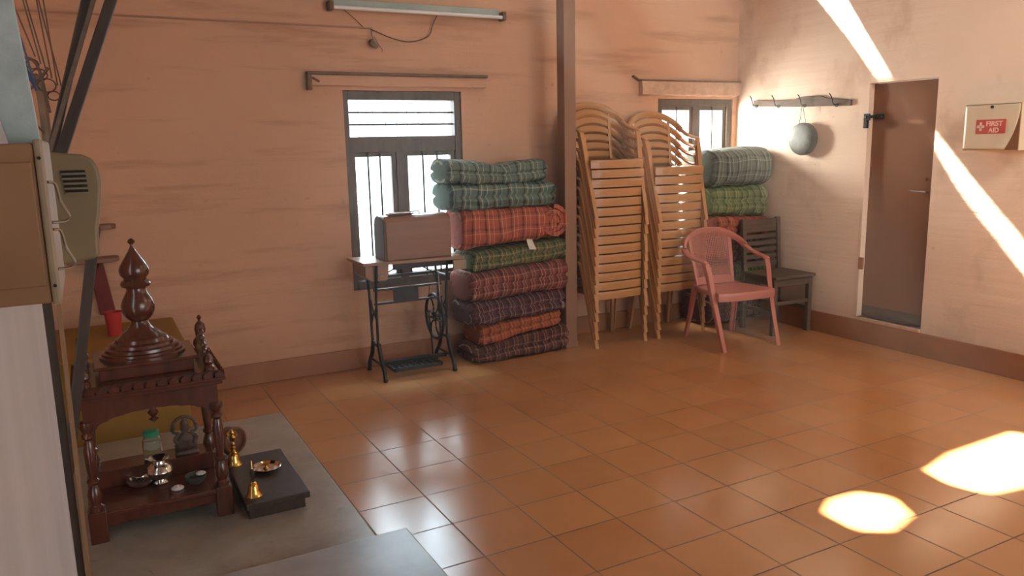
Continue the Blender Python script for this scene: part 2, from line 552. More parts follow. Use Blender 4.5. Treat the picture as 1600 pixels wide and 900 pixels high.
# windows
def window(name, W, cols, transom, bars_per_bay):
    x0, x1, z0, z1 = W
    ya, yb = YB + .015, YB + .085
    fr = MB()
    e = 0.0015
    fr.box(x0 + e, x0 + .04, ya, yb, z0, z1 - e)
    fr.box(x1 - .05, x1 - e, ya, yb, z0, z1 - e)
    fr.box(x0 + .04, x1 - .05, ya, yb, z1 - .062, z1 - e)
    fr.box(x0 + .04, x1 - .05, ya, yb, z0, z0 + .06)
    o = struct(fr.build(name, 'window_wood', bevel=0.004))
    xm0, xm1 = cols
    top = z1 - .062
    if transom:
        tb = MB()
        tb.box(x0 + .04, x1 - .05, ya + .004, yb - .004, transom[0], transom[1])
        tb.build('transom_rail', 'window_wood', o, bevel=0.003)
        for k in (1, 2):
            zz = transom[1] + (top - transom[1]) * k / 3
            MB().tube([(x0 + .04, ya + .03, zz), (x1 - .05, ya + .03, zz)], .0065, 8).build('transom_bar', 'iron', o)
        for k in range(1, 8):
            xx = x0 + .04 + (x1 - x0 - .09) * (k + .25 * math.sin(k * 7)) / 8
            MB().tube([(xx, yb + .09, transom[1]), (xx, yb + .09, top)], .0022, 6).build('outer_wire', 'iron', o)
        top = transom[0]
    mb = MB()
    mb.box((xm0 + xm1) / 2 - .028, (xm0 + xm1) / 2 + .028, ya + .003, yb - .003, z0 + .06, top)
    mb.build('mullion', 'window_wood', o, bevel=0.003)
    cxm = (xm0 + xm1) / 2
    for (a, c_) in ((x0 + .04, cxm - .028), (cxm + .028, x1 - .05)):
        lf = MB()
        st = 0.033
        y2, y3 = ya + .02, ya + .052
        lf.box(a, a + st, y2, y3, z0 + .062, top)
        lf.box(c_ - st, c_, y2, y3, z0 + .062, top)
        lf.box(a + st, c_ - st, y2, y3, top - .03, top)
        lf.box(a + st, c_ - st, y2, y3, z0 + .062, z0 + .09)
        lf.build('casement_frame', 'window_wood', o, bevel=0.002)
        for k in range(1, bars_per_bay + 1):
            xx = a + st + (c_ - a - 2 * st) * k / (bars_per_bay + 1)
            MB().tube([(xx, ya + .012, z0 + .06), (xx, ya + .012, top)], .0065, 8).build('window_bar', 'iron', o)
    for k in range(9):
        zz = z0 + .14 + k * (top - z0 - .2) / 8
        MB().tube([(x0 + .03, yb + .1, zz), (x0 + .14, yb + .1, zz)], .0025, 6).build('outer_wire', 'iron', o)
    MB().box(x0 + .01, x1 - .01, YB + .09, YB + .24, z0 - .001, z0 + .02).build('window_sill', 'plaster', o)
    return o


window('window_1', W1, (1.906, 2.035), (1.505, 1.612), 2)
window('window_2', W2, (4.613, 4.69), None, 1)
# shutters standing open outside, seen edge-on
sh = MB()
sh.box(1.60, 1.625, YB + .12, YB + .40, .6, 1.50)
tag(sh.build('window_shutter', 'window_wood', bevel=0.003), 'brown wooden shutter opened outward at the left of the tall window', 'shutter')

# lintel ledges
o = struct(MB().box(1.349, 2.638, YB - .035, YB, 1.945, 2.015).build('trim_1', 'wall', bevel=0.008))
b = MB()
b.box(1.335, 2.645, YB - .05, YB, 2.015, 2.035)
b.box(1.335, 1.365, YB - .05, YB, 1.915, 2.015)
b.box(1.365, 1.42, YB - .045, YB - .005, 1.975, 1.99, RY(0.5))
b.build('ledge_edge', 'grime', o, bevel=0.005)
bb = MB()
N = 40
rings = []
for i in range(N + 1):
    x = 4.03 + (XR - 4.03) * i / N
    j = noise.noise(Vector((x * 9, 1, 2))) * .012
    k2 = noise.noise(Vector((x * 14, 5, 2))) * .012
    rings.append([(x, YB, 1.905 + k2), (x, YB - .05 + j, 1.915 + k2), (x, YB - .055 + j, 1.96), (x, YB - .045 + j, 2.02 + j * .4), (x, YB, 2.03)])
bb.loft(rings)
o = struct(bb.build('trim_2', 'plaster', smooth=True))
b = MB()
b.box(4.02, XR, YB - .052, YB, 2.022, 2.034)
b.box(3.955, 4.03, YB - .03, YB - .002, 2.035, 2.05, RY(0.5))
b.build('ledge_edge', 'grime', o, bevel=0.004)

# door in its recess
xd = XR + .05
o = struct(MB().box(xd, xd + .035, DR[0] + .004, DR[1] - .004, DR[2] + .002, DR[3] - .004).build('door_1', 'door', bevel=0.002))
b = MB()
b.box(XR - .004, xd + .03, DR[1] - .014, DR[1] + .002, DR[2], DR[3])
b.build('door_jamb', 'wall_lit', o)
b = MB()
b.tube([(xd - .035, 3.475, 1.15), (xd - .035, 3.60, 1.155)], [.008, .006], 8)
b.tube([(xd, 3.485, 1.15), (xd - .035, 3.485, 1.15)], .007, 8)
b.build('door_handle', 'steel', o, smooth=True)
b = MB()
b.lathe([(.014, 0), (.014, .006)], (0, 0, 0), 14)
b.xf(Matrix.Translation((xd, 3.51, 1.24)) @ Matrix.Rotation(-PI / 2, 4, 'Y'))
b.build('keyhole_plate', 'door', o)
b = MB()
b.box(xd - .012, xd, 3.86, 3.93, 1.66, 1.70)
b.box(XR - .012, XR, 3.94, 3.99, 1.655, 1.705)
b.tube([(XR - .015, 3.975, 1.68), (XR + .05, 3.94, 1.685), (xd - .02, 3.87, 1.68)], .011, 8)
b.box(XR - .03, XR - .008, 3.945, 3.975, 1.60, 1.66)
b.build('hasp_and_padlock', 'iron', o, bevel=0.002)
for zz in (0.6,):
    b = MB()
    b.box(XR - .012, XR + .004, 3.925, 3.965, zz - .045, zz + .045)
    b.build('hinge', 'base', o, bevel=0.003)
MB().box(XR - .02, xd, DR[0], DR[1], .165, .19).build('door_sill', 'plaster', o, bevel=0.003)
b = MB()
b.box(xd - .003, xd - .0005, DR[0] + .01, DR[1] - .02, DR[2] + .003, DR[2] + .085)
b.build('kick_plate', 'grey_wood', o)

# stone platform, bench slab, post
o = MB().box(XL, .83, 2.555, 4.32, 0, .10).build('stone_platform', 'marble', bevel=0.006)
tag(o, 'low grey marble platform on the tiled floor carrying the carved wooden shrine', 'platform')
t0 = thing('stone_slab', 'thick polished grey stone slab in the foreground, catching bright window glare', 'slab', (0, 0, 0))
MB().box(XP, .912, .6, 2.578, .125, .16).build('slab_top', 'slab', t0, bevel=0.006)
MB().box(XP, .88, .65, 2.55, 0.0, .125).build('slab_base', 'marble', t0)
t0 = thing('wooden_post', 'square brown wooden post rising between the checked bedding and beige chairs', 'post', (3.145, 5.0, 0))
MB().box(-.045, .055, -.05, .05, 0, ZC).build('post_shaft', 'pole', t0, bevel=0.005)
MB().box(-.052, .060, -.056, .056, 0, .05).build('post_foot', 'pole', t0, bevel=.005)


# ------------------------------------------------------------------ plastic armchairs
def armchair(name, label, mat, loc, rz, sx, sy, cane, group=None):
    t_ = thing(name, label, 'chair', loc, rz, group)
    SC = Matrix.Diagonal((sx, sy, 1, 1))

    def fin(mb, nm, **kw):
        mb.xf(SC)
        return mb.build(nm, mat, t_, smooth=True, **kw)
    # seat: dished pan with a rounded lip and side skirts
    mb = MB()
    N = 14
    top, bot = [], []
    bm_ = mb.bm
    grid = []
    for i in range(N + 1):
        row = []
        u = i / N
        for j in range(N + 1):
            v_ = j / N
            y = -.22 + .43 * v_
            hw = .252 - .05 * v_ - (.03 * max(0, (v_ - .8) / .2) ** 2)
            s_ = 2 * u - 1
            x = s_ * hw
            # rounded front corners
            y += .035 * max(0, 1 - v_ / .25) * (abs(s_) ** 4)
            z = .43 - .012 * (1 - s_ * s_) * math.sin(PI * v_) - .010 * v_ - .006 * max(0, 1 - v_ / .12)
            row.append(bm_.verts.new((x, y, z)))
        grid.append(row)
    for i in range(N):
        for j in range(N):
            bm_.faces.new((grid[i][j], grid[i + 1][j], grid[i + 1][j + 1], grid[i][j + 1]))
    per = [grid[i][0] for i in range(N + 1)] + [grid[N][j] for j in range(1, N + 1)] + [grid[i][N] for i in range(N - 1, -1, -1)] + [grid[0][j] for j in range(N - 1, 0, -1)]
    prev = per
    for dz, out in ((-.007, .005), (-.024, .007), (-.060, .004)):
        ring = []
        for k, vv in enumerate(per):
            c_ = vv.co
            d = Vector((c_.x, c_.y * .9, 0)).normalized()
            f = 1.0 if c_.y < -.1 else .62
            ring.append(bm_.verts.new((c_.x + d.x * out, c_.y + d.y * out, c_.z + dz * f)))
        for k in range(len(per)):
            k1 = (k + 1) % len(per)
            bm_.faces.new((prev[k], ring[k], ring[k1], prev[k1]))
        prev = ring
    inner = [bm_.verts.new((vv.co.x * .965, vv.co.y * .965, vv.co.z)) for vv in prev]
    for k in range(len(per)):
        k1 = (k + 1) % len(per)
        bm_.faces.new((prev[k], inner[k], inner[k1], prev[k1]))
    up_ = [bm_.verts.new((vv.co.x, vv.co.y, .40)) for vv in inner]
    for k in range(len(per)):
        k1 = (k + 1) % len(per)
        bm_.faces.new((inner[k], up_[k], up_[k1], inner[k1]))
    bm_.faces.new(up_)
    fin(mb, 'seat', ang=50)
    for s_ in (-1, 1):
        # front leg: from the armrest end down to the foot, an L shaped moulding
        mb = MB()
        P = smooth_pts([(s_ * .278, -.055, .632), (s_ * .272, -.085, .56), (s_ * .264, -.118, .43), (s_ * .255, -.185, .22), (s_ * .247, -.26, 0)], 4)
        rings = []
        n_ = len(P)
        for i, p in enumerate(P):
            f = i / (n_ - 1)
            a = .024 - .007 * f if f > .1 else .021
            d_ = .030 - .012 * f
            rings.append([(p.x - s_ * a, p.y - d_ * .45, p.z), (p.x + s_ * a * .8, p.y - d_ * .5, p.z), (p.x + s_ * a, p.y - d_ * .2, p.z), (p.x + s_ * a, p.y + d_ * .9, p.z),
                          (p.x + s_ * (a - .006), p.y + d_ * .9, p.z), (p.x + s_ * (a - .008), p.y - d_ * .1, p.z), (p.x - s_ * a, p.y - d_ * .05, p.z)])
        mb.loft(rings)
        fin(mb, 'leg', ang=40)
        mb = MB()
        P = smooth_pts([(s_ * .192, .195, .425), (s_ * .205, .225, .22), (s_ * .222, .268, 0)], 4)
        rings = []
        for i, p in enumerate(P):
            f = i / (len(P) - 1)
            a = .022 - .006 * f
            rings.append([(p.x - s_ * a, p.y - .002, p.z), (p.x - s_ * a, p.y + .014, p.z), (p.x + s_ * a, p.y + .014, p.z), (p.x + s_ * a, p.y - a, p.z), (p.x + s_ * (a - .008), p.y - a, p.z), (p.x + s_ * (a - .008), p.y - .002, p.z)])
        mb.loft(rings)
        fin(mb, 'leg', ang=40)
        mb = MB()
        P = smooth_pts([(s_ * .276, -.062, .628), (s_ * .284, -.04, .642), (s_ * .297, .05, .652), (s_ * .298, .14, .672), (s_ * .287, .21, .708)], 4)
        mb.tube(P, 1.0, 10, w=(.024, .012), n_exp=3)
        fin(mb, 'armrest', ang=50)
    mb = MB()
    P = smooth_pts([(-.287, .21, .708), (-.245, .262, .763), (-.14, .300, .818), (0, .314, .838), (.14, .300, .818), (.245, .262, .763), (.287, .21, .708)], 5)
    mb.tube(P, 1.0, 10, w=(.013, .026), n_exp=3, up=(0, -.3, 1))
    fin(mb, 'back_frame', ang=50)
    # back panel
    mb = MB()

    def bp(s1, h):     # s1 -1..1, h 0..1
        hw = .165 + .028 * h
        x = s1 * hw
        ztop = .838 - .055 * (abs(s1) ** 2)
        z = .425 + (ztop - .425) * h
        y = .198 + .112 * h - .018 * (s1 * s1) * h - .012 * math.sin(PI * h) * (1 - s1 * s1)
        return Vector((x, y, z))
    for s_ in (-1, 1):
        mb.tube([bp(s_, k / 8) for k in range(9)], 1.0, 8, w=(.014, .008), up=(0, 1, 0), n_exp=3)
    if cane:
        nn = 22
        for k in range(1, nn):
            s1 = -1 + 2 * k / nn
            mb.tube([bp(s1, h / 6) for h in range(1, 7)], .0034, 4)
        for k in range(1, 27):
            h = .12 + .86 * k / 27
            mb.tube([bp(-1 + 2 * q / 6, h) for q in range(7)], .0034, 4)
        rings = []
        for q in range(9):
            s1 = -1 + 2 * q / 8
            a, c_ = bp(s1, 0), bp(s1, .16)
            rings.append([a, c_, c_ + Vector((0, .008, 0)), a + Vector((0, .008, 0))])
        mb.loft(rings)
    else:
        for k in range(6):
            h0 = .06 + k * .155
            h1 = h0 + .10
            rings = []
            for q in range(9):
                s1 = -1 + 2 * q / 8
                a, c_ = bp(s1, h0), bp(s1, h1)
                rings.append([a, c_, c_ + Vector((0, .007, 0)), a + Vector((0, .007, 0))])
            mb.loft(rings)
    fin(mb, 'backrest', ang=50)
    return t_


def copy_tree(o):
    c_ = o.copy()
    COL.objects.link(c_)
    for ch in list(o.children):
        k = ch.copy()
        COL.objects.link(k)
        k.parent = c_
        k.matrix_parent_inverse = ch.matrix_parent_inverse
    return c_


ordinal = ['', 'lowest', 'second from the bottom', 'third from the bottom', 'fourth from the bottom', 'fifth from the bottom', 'sixth from the bottom', 'seventh from the bottom',
           'eighth from the bottom', 'seventh from the top', 'sixth from the top', 'fifth from the top', 'fourth from the top', 'third from the top', 'second from the top', 'topmost']
ordinal14 = ordinal[:8] + ['seventh from the top'] + ordinal[10:]
proto = armchair('plastic_armchair', '', 'beige_plastic', (3.515, 5.015, 0), 0, .93, .78, False)
first = True
for (cx_, cy_, n_, names, where, grp) in ((3.515, 5.015, 15, ordinal, 'left stack beside the brown post', 'beige chairs stacked beside the post'),
                                          (4.105, 5.015, 14, ordinal14, 'right stack behind the pink chair', 'beige chairs stacked beside the right bedding')):
    for k in range(n_):
        c_ = proto if first else copy_tree(proto)
        first = False
        c_.location = (cx_ + .004 * math.sin(k * 2.1), cy_ + .003 * math.sin(k * 1.3), .0705 * k)
        c_['label'] = 'beige plastic armchair, %s in the %s' % (names[k + 1], where)
        c_['group'] = grp
armchair('plastic_armchair', 'pink plastic armchair with woven-pattern back standing alone on the tiled floor', 'pink_plastic', (4.285, 4.455, 0), math.radians(-6), 1, 1, True)

# ------------------------------------------------------------------ old wooden chair
t0 = thing('wooden_chair', 'old dark wooden chair with slatted back between pink chair and right wall', 'chair', (4.87, 4.56, 0), math.radians(-2))
for s_ in (-1, 1):
    MB().box(s_ * .185 - .019, s_ * .185 + .019, -.19, -.152, 0, .455).build('leg', 'grey_wood', t0, bevel=.003)
    mb = MB()
    mb.box(s_ * .185 - .019, s_ * .185 + .019, .15, .188, 0, .48)
    mb.box(s_ * .185 - .018, s_ * .185 + .018, .15, .185, .46, .90, RX(-.08), Vector((0, .17, .46)))
    mb.build('leg', 'grey_wood', t0, bevel=.003)
    MB().box(s_ * .185 - .01, s_ * .185 + .01, -.155, .155, .17, .20).build('side_stretcher', 'grey_wood', t0, bevel=.002)
    MB().box(s_ * .185 - .01, s_ * .185 + .01, -.155, .155, .40, .45).build('side_rail', 'grey_wood', t0, bevel=.002)
MB().box(-.212, .212, -.215, .165, .452, .475).build('seat', 'grey_wood', t0, bevel=.006)
mb = MB()
mb.box(-.168, .168, -.185, -.165, .39, .445)
mb.build('front_rail', 'grey_wood', t0, bevel=.002)
for ya_, yb_ in ((-.182, -.165), (.16, .178)):
    MB().box(-.168, .168, ya_, yb_, .24, .27).build('stretcher', 'grey_wood', t0, bevel=.002)
mb = MB()
for (za, zb) in ((.50, .545), (.565, .60), (.62, .655), (.675, .71), (.73, .765), (.785, .89)):
    yy = .168 + (za - .46) * .08
    mb.box(-.17, .17, yy, yy + .014, za, zb)
mb.build('backrest', 'grey_wood', t0, bevel=.003)


# ------------------------------------------------------------------ folded quilts
def quilt(name, label, mat, x0, x1, y0, y1, zl, zr, seed, layers=2, group=None, sag=0.0, uvrot=False, n_exp=3.3, pinch=0.0):
    """zl=(z0,z1) at the left end, zr=(z0,z1) at the right end; grooves mark the folded layers"""
    bm_ = bmesh.new()
    uvl = bm_.loops.layers.uv.new('UVMap')
    NX, NT_ = 64, 88
    yc, a = (y0 + y1) / 2, (y1 - y0) / 2
    rows = []
    per = None
    for i in range(NX + 1):
        f = i / NX
        # cosine-ish spacing keeps the rounded ends fine
        f = .5 - .5 * math.cos(PI * f) if i not in (0, NX) else f
        x = x0 + (x1 - x0) * f
        z0 = zl[0] + (zr[0] - zl[0]) * f
        z1 = zl[1] + (zr[1] - zl[1]) * f
        z1 -= pinch * math.exp(-((f - .56) / .13) ** 2)
        bz = (z1 - z0) / 2
        zc = (z0 + z1) / 2 - sag * math.sin(PI * f)
        dend = min(x - x0, x1 - x)
        rad = min(.036, bz)
        q = 1.0 if dend > rad else math.sqrt(max(0.0, 1 - (1 - dend / rad) ** 2))
        sc = .0 + q
        inset = rad * (1 - q)
        row = []
        for k in range(NT_):
            th = 2 * PI * k / NT_
            c_, s_ = math.cos(th), math.sin(th)
            e = 2 / n_exp
            yy = math.copysign(abs(c_) ** e, c_)
            zz = math.copysign(abs(s_) ** e, s_)
            A = max(a - inset, .001)
            B = max(bz - inset, .001) if bz > inset else .001
            zn = zz * B
            # layer grooves on front, back and ends
            g_ = 0
            for L in range(1, layers):
                zg = -bz + 2 * bz * L / layers + .010 * noise.noise(Vector((x * 5, L, seed)))
                g_ += math.exp(-((zn - zg) / .011) ** 2)
            dy = -.030 * g_ if abs(c_) > .3 else 0
            p = Vector((x, yc + math.copysign(1, yy) * (abs(yy) * A + (dy if abs(yy) > .5 else 0)), zc + zn))
            nz = noise.noise(Vector((x * 7, th * 1.2, seed * 3.1)))
            nz2 = noise.noise(Vector((x * 20, th * 3, seed * 5.1)))
            nrm = Vector((0, c_, s_ * .6))
            nz3 = noise.noise(Vector((x * 34, th * 1.5, seed * 2.3)))
            p += nrm * (nz * .024 + nz2 * .012 + nz3 * .006) * q
            if g_ > 0 and dend < rad:
                p.x += (x0 + x1 > 2 * x and 1 or -1) * .012 * g_
            row.append(bm_.verts.new(p))
        rows.append(row)
    arc = [0.0]
    mid = rows[NX // 2]
    for k in range(NT_):
        arc.append(arc[-1] + (mid[(k + 1) % NT_].co - mid[k].co).length)
    for i in range(NX):
        for k in range(NT_):
            k1 = (k + 1) % NT_
            f_ = bm_.faces.new((rows[i][k], rows[i][k1], rows[i + 1][k1], rows[i + 1][k]))
            f_.smooth = True
            for lp, (ii, kk) in zip(f_.loops, ((i, k), (i, k + 1), (i + 1, k + 1), (i + 1, k))):
                xx = rows[ii][0].co.x
                wob = .008 * math.sin(arc[kk] * 14 + seed) + .006 * math.sin(xx * 17 + seed)
                uvc = (xx + wob + seed * .37, arc[kk] + wob + seed * .21)
                lp[uvl].uv = uvc[::-1] if uvrot else uvc
    for r__ in (rows[0], rows[-1]):
        f_ = bm_.faces.new(r__)
        f_.smooth = True
    bmesh.ops.recalc_face_normals(bm_, faces=bm_.faces)
    me = bpy.data.meshes.new(name)
    bm_.to_mesh(me)
    bm_.free()
    me.materials.append(M[mat])
    o_ = bpy.data.objects.new(name, me)
    COL.objects.link(o_)
    tag(o_, label, 'bedding', group)
    return o_


GL = 'folded quilts piled beside the sewing machine'
quilt('folded_quilt', 'dark brown checked folded quilt, lowest of the pile right of the sewing machine', 'q_dark', 2.30, 3.09, 4.88, 5.24, (0, .12), (0, .215), 1, 2, GL)
quilt('folded_quilt', 'orange-red checked folded quilt, second from the bottom beside the sewing machine', 'q_orange', 2.36, 3.04, 4.90, 5.24, (.115, .275), (.21, .315), 2, 2, GL)
quilt('folded_quilt', 'dark purple-brown checked folded quilt under the maroon one beside sewing machine', 'q_purple', 2.28, 3.07, 4.88, 5.25, (.268, .445), (.308, .475), 3, 2, GL)
quilt('folded_quilt', 'maroon checked folded quilt with pale lines in middle of the left pile', 'q_maroon', 2.275, 3.085, 4.87, 5.25, (.438, .66), (.468, .705), 4, 2, GL)
quilt('folded_quilt', 'thin green checked folded quilt with white tag beneath the big red quilt', 'q_green', 2.30, 3.085, 4.88, 5.25, (.652, .80), (.698, .86), 5, 2, GL)
q3 = quilt('folded_quilt', 'thick red checked quilt with one rolled end, above the green quilt', 'q_red', 2.24, 2.99, 4.87, 5.25, (.812, 1.105), (.862, 1.10), 6, 1, GL, 0.0)
quilt('folded_quilt', 'teal striped folded quilt directly on top of the thick red quilt', 'q_teal_stripe', 2.16, 3.0, 4.89, 5.25, (1.095, 1.285), (1.09, 1.28), 7, 2, GL, .004)
quilt('folded_quilt', 'teal checked folded quilt, topmost of the pile in front of the window', 'q_teal', 2.15, 2.94, 4.90, 5.25, (1.275, 1.45), (1.272, 1.43), 8, 2, GL, .012, False, 3.0, .03)
# rolled end of the red quilt
bm_ = bmesh.new()
uvl = bm_.loops.layers.uv.new('UVMap')
prof = []
for k in range(60):
    th = PI * .5 - k / 59 * PI * 4.6
    rr_ = .112 - .090 * (k / 59)
    prof.append((2.955 + rr_ * math.cos(th), .985 + rr_ * math.sin(th)))
th_ = .03
outer_, inner_ = [], []
for k, (x, z) in enumerate(prof):
    a = Vector(prof[max(k - 1, 0)])
    b_ = Vector(prof[min(k + 1, 59)])
    d = (b_ - a).normalized()
    n2 = Vector((d.y, -d.x))
    outer_.append((x - n2.x * th_ * .5, z - n2.y * th_ * .5))
    inner_.append((x + n2.x * th_ * .5, z + n2.y * th_ * .5))
loop_ = outer_ + inner_[::-1]
rowsY = []
for j in range(9):
    y = 4.865 + .3 * j / 8
    rowsY.append([bm_.verts.new((x, y + .006 * noise.noise(Vector((x * 12, z * 12, j))), z)) for x, z in loop_])
for j in range(8):
    for k in range(len(loop_)):
        k1 = (k + 1) % len(loop_)
        f_ = bm_.faces.new((rowsY[j][k], rowsY[j][k1], rowsY[j + 1][k1], rowsY[j + 1][k]))
        f_.smooth = True
        for lp, (jj, kk) in zip(f_.loops, ((j, k), (j, k + 1), (j + 1, k + 1), (j + 1, k))):
            lp[uvl].uv = (kk * .0095, jj * .037)
for r__ in (rowsY[0], rowsY[-1]):
    for k in range(59):
        f_ = bm_.faces.new((r__[k], r__[k + 1], r__[118 - k], r__[119 - k]))
        for lp in f_.loops:
            lp[uvl].uv = (lp.vert.co.x, lp.vert.co.z)
bmesh.ops.recalc_face_normals(bm_, faces=bm_.faces)
me = bpy.data.meshes.new('rolled_end')
bm_.to_mesh(me)
bm_.free()
me.materials.append(M['q_red'])
o = bpy.data.objects.new('rolled_end', me)
COL.objects.link(o)
o.parent = q3
# cloth tag hanging between red and green quilts
mb = MB()
rings = []
for k in range(6):
    z = .875 - .075 * k / 5
    wv = .012 * math.sin(k)
    rings.append([(2.72 + .02 * (k / 5), 4.862 + wv * .3, z), (2.765 + .03 * (k / 5), 4.860 + wv * .3, z - .004), (2.765 + .03 * (k / 5), 4.864 + wv * .3, z - .004), (2.72 + .02 * (k / 5), 4.866 + wv * .3, z)])
mb.loft(rings)
o = mb.build('cloth_tag', 'tag', q3)

GR = 'folded quilts piled in the right corner'
zz = 0
rp = [('q_dark', .25, 'dark brown checked folded quilt at the bottom of the corner pile', 9),
      ('q_green', .27, 'dull green checked folded quilt, second from bottom of the corner pile', 10),
      ('q_dark', .22, 'dark brown checked folded quilt under the red one in the corner pile', 11)]
for mt, h_, lb, sd_ in rp:
    quilt('folded_quilt', lb, mt, 4.46, 5.05, 4.86, 5.26, (zz, zz + h_ + .006), (zz, zz + h_ + .006), sd_, 2, GR)
    zz += h_
quilt('folded_quilt', 'red checked folded quilt below the lime green one in the corner pile', 'q_red', 4.46, 5.085, 4.82, 5.26, (.735, .935), (.735, .90), 12, 2, GR)
quilt('folded_quilt', 'lime green checked folded quilt under the grey-green one in the corner', 'q_lime', 4.44, 5.06, 4.84, 5.26, (.925, 1.17), (.89, 1.17), 13, 2, GR)
quilt('folded_quilt', 'large grey-green striped folded quilt topping the corner pile below the bright window', 'q_grey', 4.43, 5.07, 4.82, 5.26, (1.16, 1.46), (1.155, 1.48), 14, 1, GR)

# ------------------------------------------------------------------ treadle sewing machine
t0 = thing('sewing_machine_table', 'black iron treadle sewing machine table beneath the tall window', 'sewing machine', (0, 0, 0))
mb = MB()
mb.prism([(1.535, 4.93), (2.235, 4.865), (2.235, 5.20), (1.53, 5.27)], 'z', .775, .797)
mb.build('table_top', 'laminate', t0, bevel=.004)
mb = MB()
mb.prism([(1.555, .775), (1.555, .70), (1.60, .665), (1.70, .665), (1.715, .70), (1.72, .775)], 'y', 4.955, 5.2)
dr = mb.build('drawer', 'laminate', t0, bevel=.004)
MB().tube([(1.64, 4.945, .71), (1.64, 4.93, .705), (1.66, 4.93, .705), (1.66, 4.945, .71)], .003, 6).build('drawer_handle', 'steel', dr)
MB().box(1.74, 2.2, 4.93, 4.945, .735, .775).build('apron', 'iron', t0)
# side frames
for (xx, nm) in ((1.625, 'l'), (2.13, 'r')):
    mb = MB()
    mb.tube([(xx, 4.93, .775), (xx - .004, 4.96, .55), (xx - .004, 4.97, .22)], .009, 8)
    mb.tube([(xx, 5.16, .775), (xx - .004, 5.10, .55), (xx - .004, 5.08, .22)], .009, 8)
    mb.tube(smooth_pts([(xx, 4.97, .24), (xx, 4.93, .14), (xx, 4.88, .07), (xx, 4.86, .0)], 5), [.014] * 16, 8)
    mb.tube(smooth_pts([(xx, 5.08, .24), (xx, 5.12, .14), (xx, 5.18, .07), (xx, 5.20, .0)], 5), [.014] * 16, 8)
    mb.tube([(xx, 4.97, .22), (xx, 5.08, .22)], .010, 8)
    mb.tube([(xx, 4.94, .66), (xx, 5.14, .66)], .008, 8)
    mb.tube(smooth_pts([(xx, 4.96, .52), (xx, 5.03, .44), (xx, 5.09, .52)], 6), .006, 6)
    mb.tube(smooth_pts([(xx, 4.96, .36), (xx, 5.03, .44), (xx, 5.09, .36)], 6), .006, 6)
    mb.tube([(xx, 4.90, .10), (xx, 5.15, .10)], .008, 8)
    for yy in (4.86, 5.20):
        mb.lathe([(.014, 0), (.018, .008), (.012, .022)], (xx, yy, 0), 12)
    mb.build('side_frame', 'iron', t0, smooth=True)
mb = MB()
mb.box(1.63, 2.125, 5.03, 5.04, .585, .60)
mb.box(1.63, 2.125, 5.03, 5.04, .49, .505)
mb.box(1.77, 1.95, 5.031, 5.039, .503, .587)
mb.box(1.63, 2.125, 5.12, 5.13, .66, .675)
mb.tube([(1.63, 5.035, .60), (1.70, 5.035, .69), (1.80, 5.035, .735)], .005, 6)
mb.tube([(2.12, 5.035, .60), (2.05, 5.035, .69), (1.97, 5.035, .735)], .005, 6)
mb.build('cross_brace', 'iron', t0)
mb = MB()
mb.tube([(1.63, 4.98, .10), (2.125, 4.98, .10)], .009, 8)
mb.build('tie_rod', 'iron', t0)
# treadle plate: an openwork grid
mb = MB()
for k in range(9):
    xx = 1.70 + k * .04
    mb.box(xx, xx + .008, 4.87, 5.10, .062, .072)
for k in range(7):
    yy = 4.87 + k * .037
    mb.box(1.70, 2.03, yy, yy + .008, .061, .071)
mb.box(1.69, 2.04, 4.862, 4.872, .056, .078)
mb.box(1.69, 2.04, 5.098, 5.108, .056, .078)
mb.box(1.69, 1.70, 4.862, 5.108, .056, .078)
mb.box(2.03, 2.04, 4.862, 5.108, .056, .078)
mb.tube([(1.63, 4.985, .085), (2.12, 4.985, .085)], .007, 6)
mb.build('treadle', 'iron', t0)
# drive wheel turning about x
wy, wz, wr, wx = 5.01, .37, .155, 2.055
mb = MB()
ringp = [(wx, wy + wr * math.cos(a * PI / 18), wz + wr * math.sin(a * PI / 18)) for a in range(36)]
mb.tube(ringp, .011, 8, closed=True, up=(1, 0, 0))
ringp = [(wx, wy + .03 * math.cos(a * PI / 6), wz + .03 * math.sin(a * PI / 6)) for a in range(12)]
mb.tube(ringp, .010, 6, closed=True, up=(1, 0, 0))
for k in range(6):
    a = k * PI / 3
    mb.tube(smooth_pts([(wx, wy + .03 * math.cos(a), wz + .03 * math.sin(a)), (wx, wy + .09 * math.cos(a + .25), wz + .09 * math.sin(a + .25)), (wx, wy + wr * math.cos(a), wz + wr * math.sin(a))], 4), .006, 6)
mb.tube([(wx - .05, wy, wz), (2.14, wy, wz)], .010, 8)
mb.tube([(wx - .03, wy + .03, wz + .03), (wx - .03, wy - .02, .09)], .005, 6)
mb.build('drive_wheel', 'iron', t0, smooth=True)
mb = MB()
for dy in (-.11, .11):
    mb.tube([(wx, wy + dy, wz + .11), (wx + .02, wy + dy * .35, .775)], .0025, 6)
mb.build('drive_belt', 'steel', t0)
MB().box(2.238, 2.262, 4.835, 4.868, .715, .775).build('drawer_end', 'laminate', t0) if False else None
mb = MB()
mb.box(2.14, 2.235, 4.845, 4.862, .71, .775)
mb.build('drawer', 'box_edge', t0, bevel=.003)
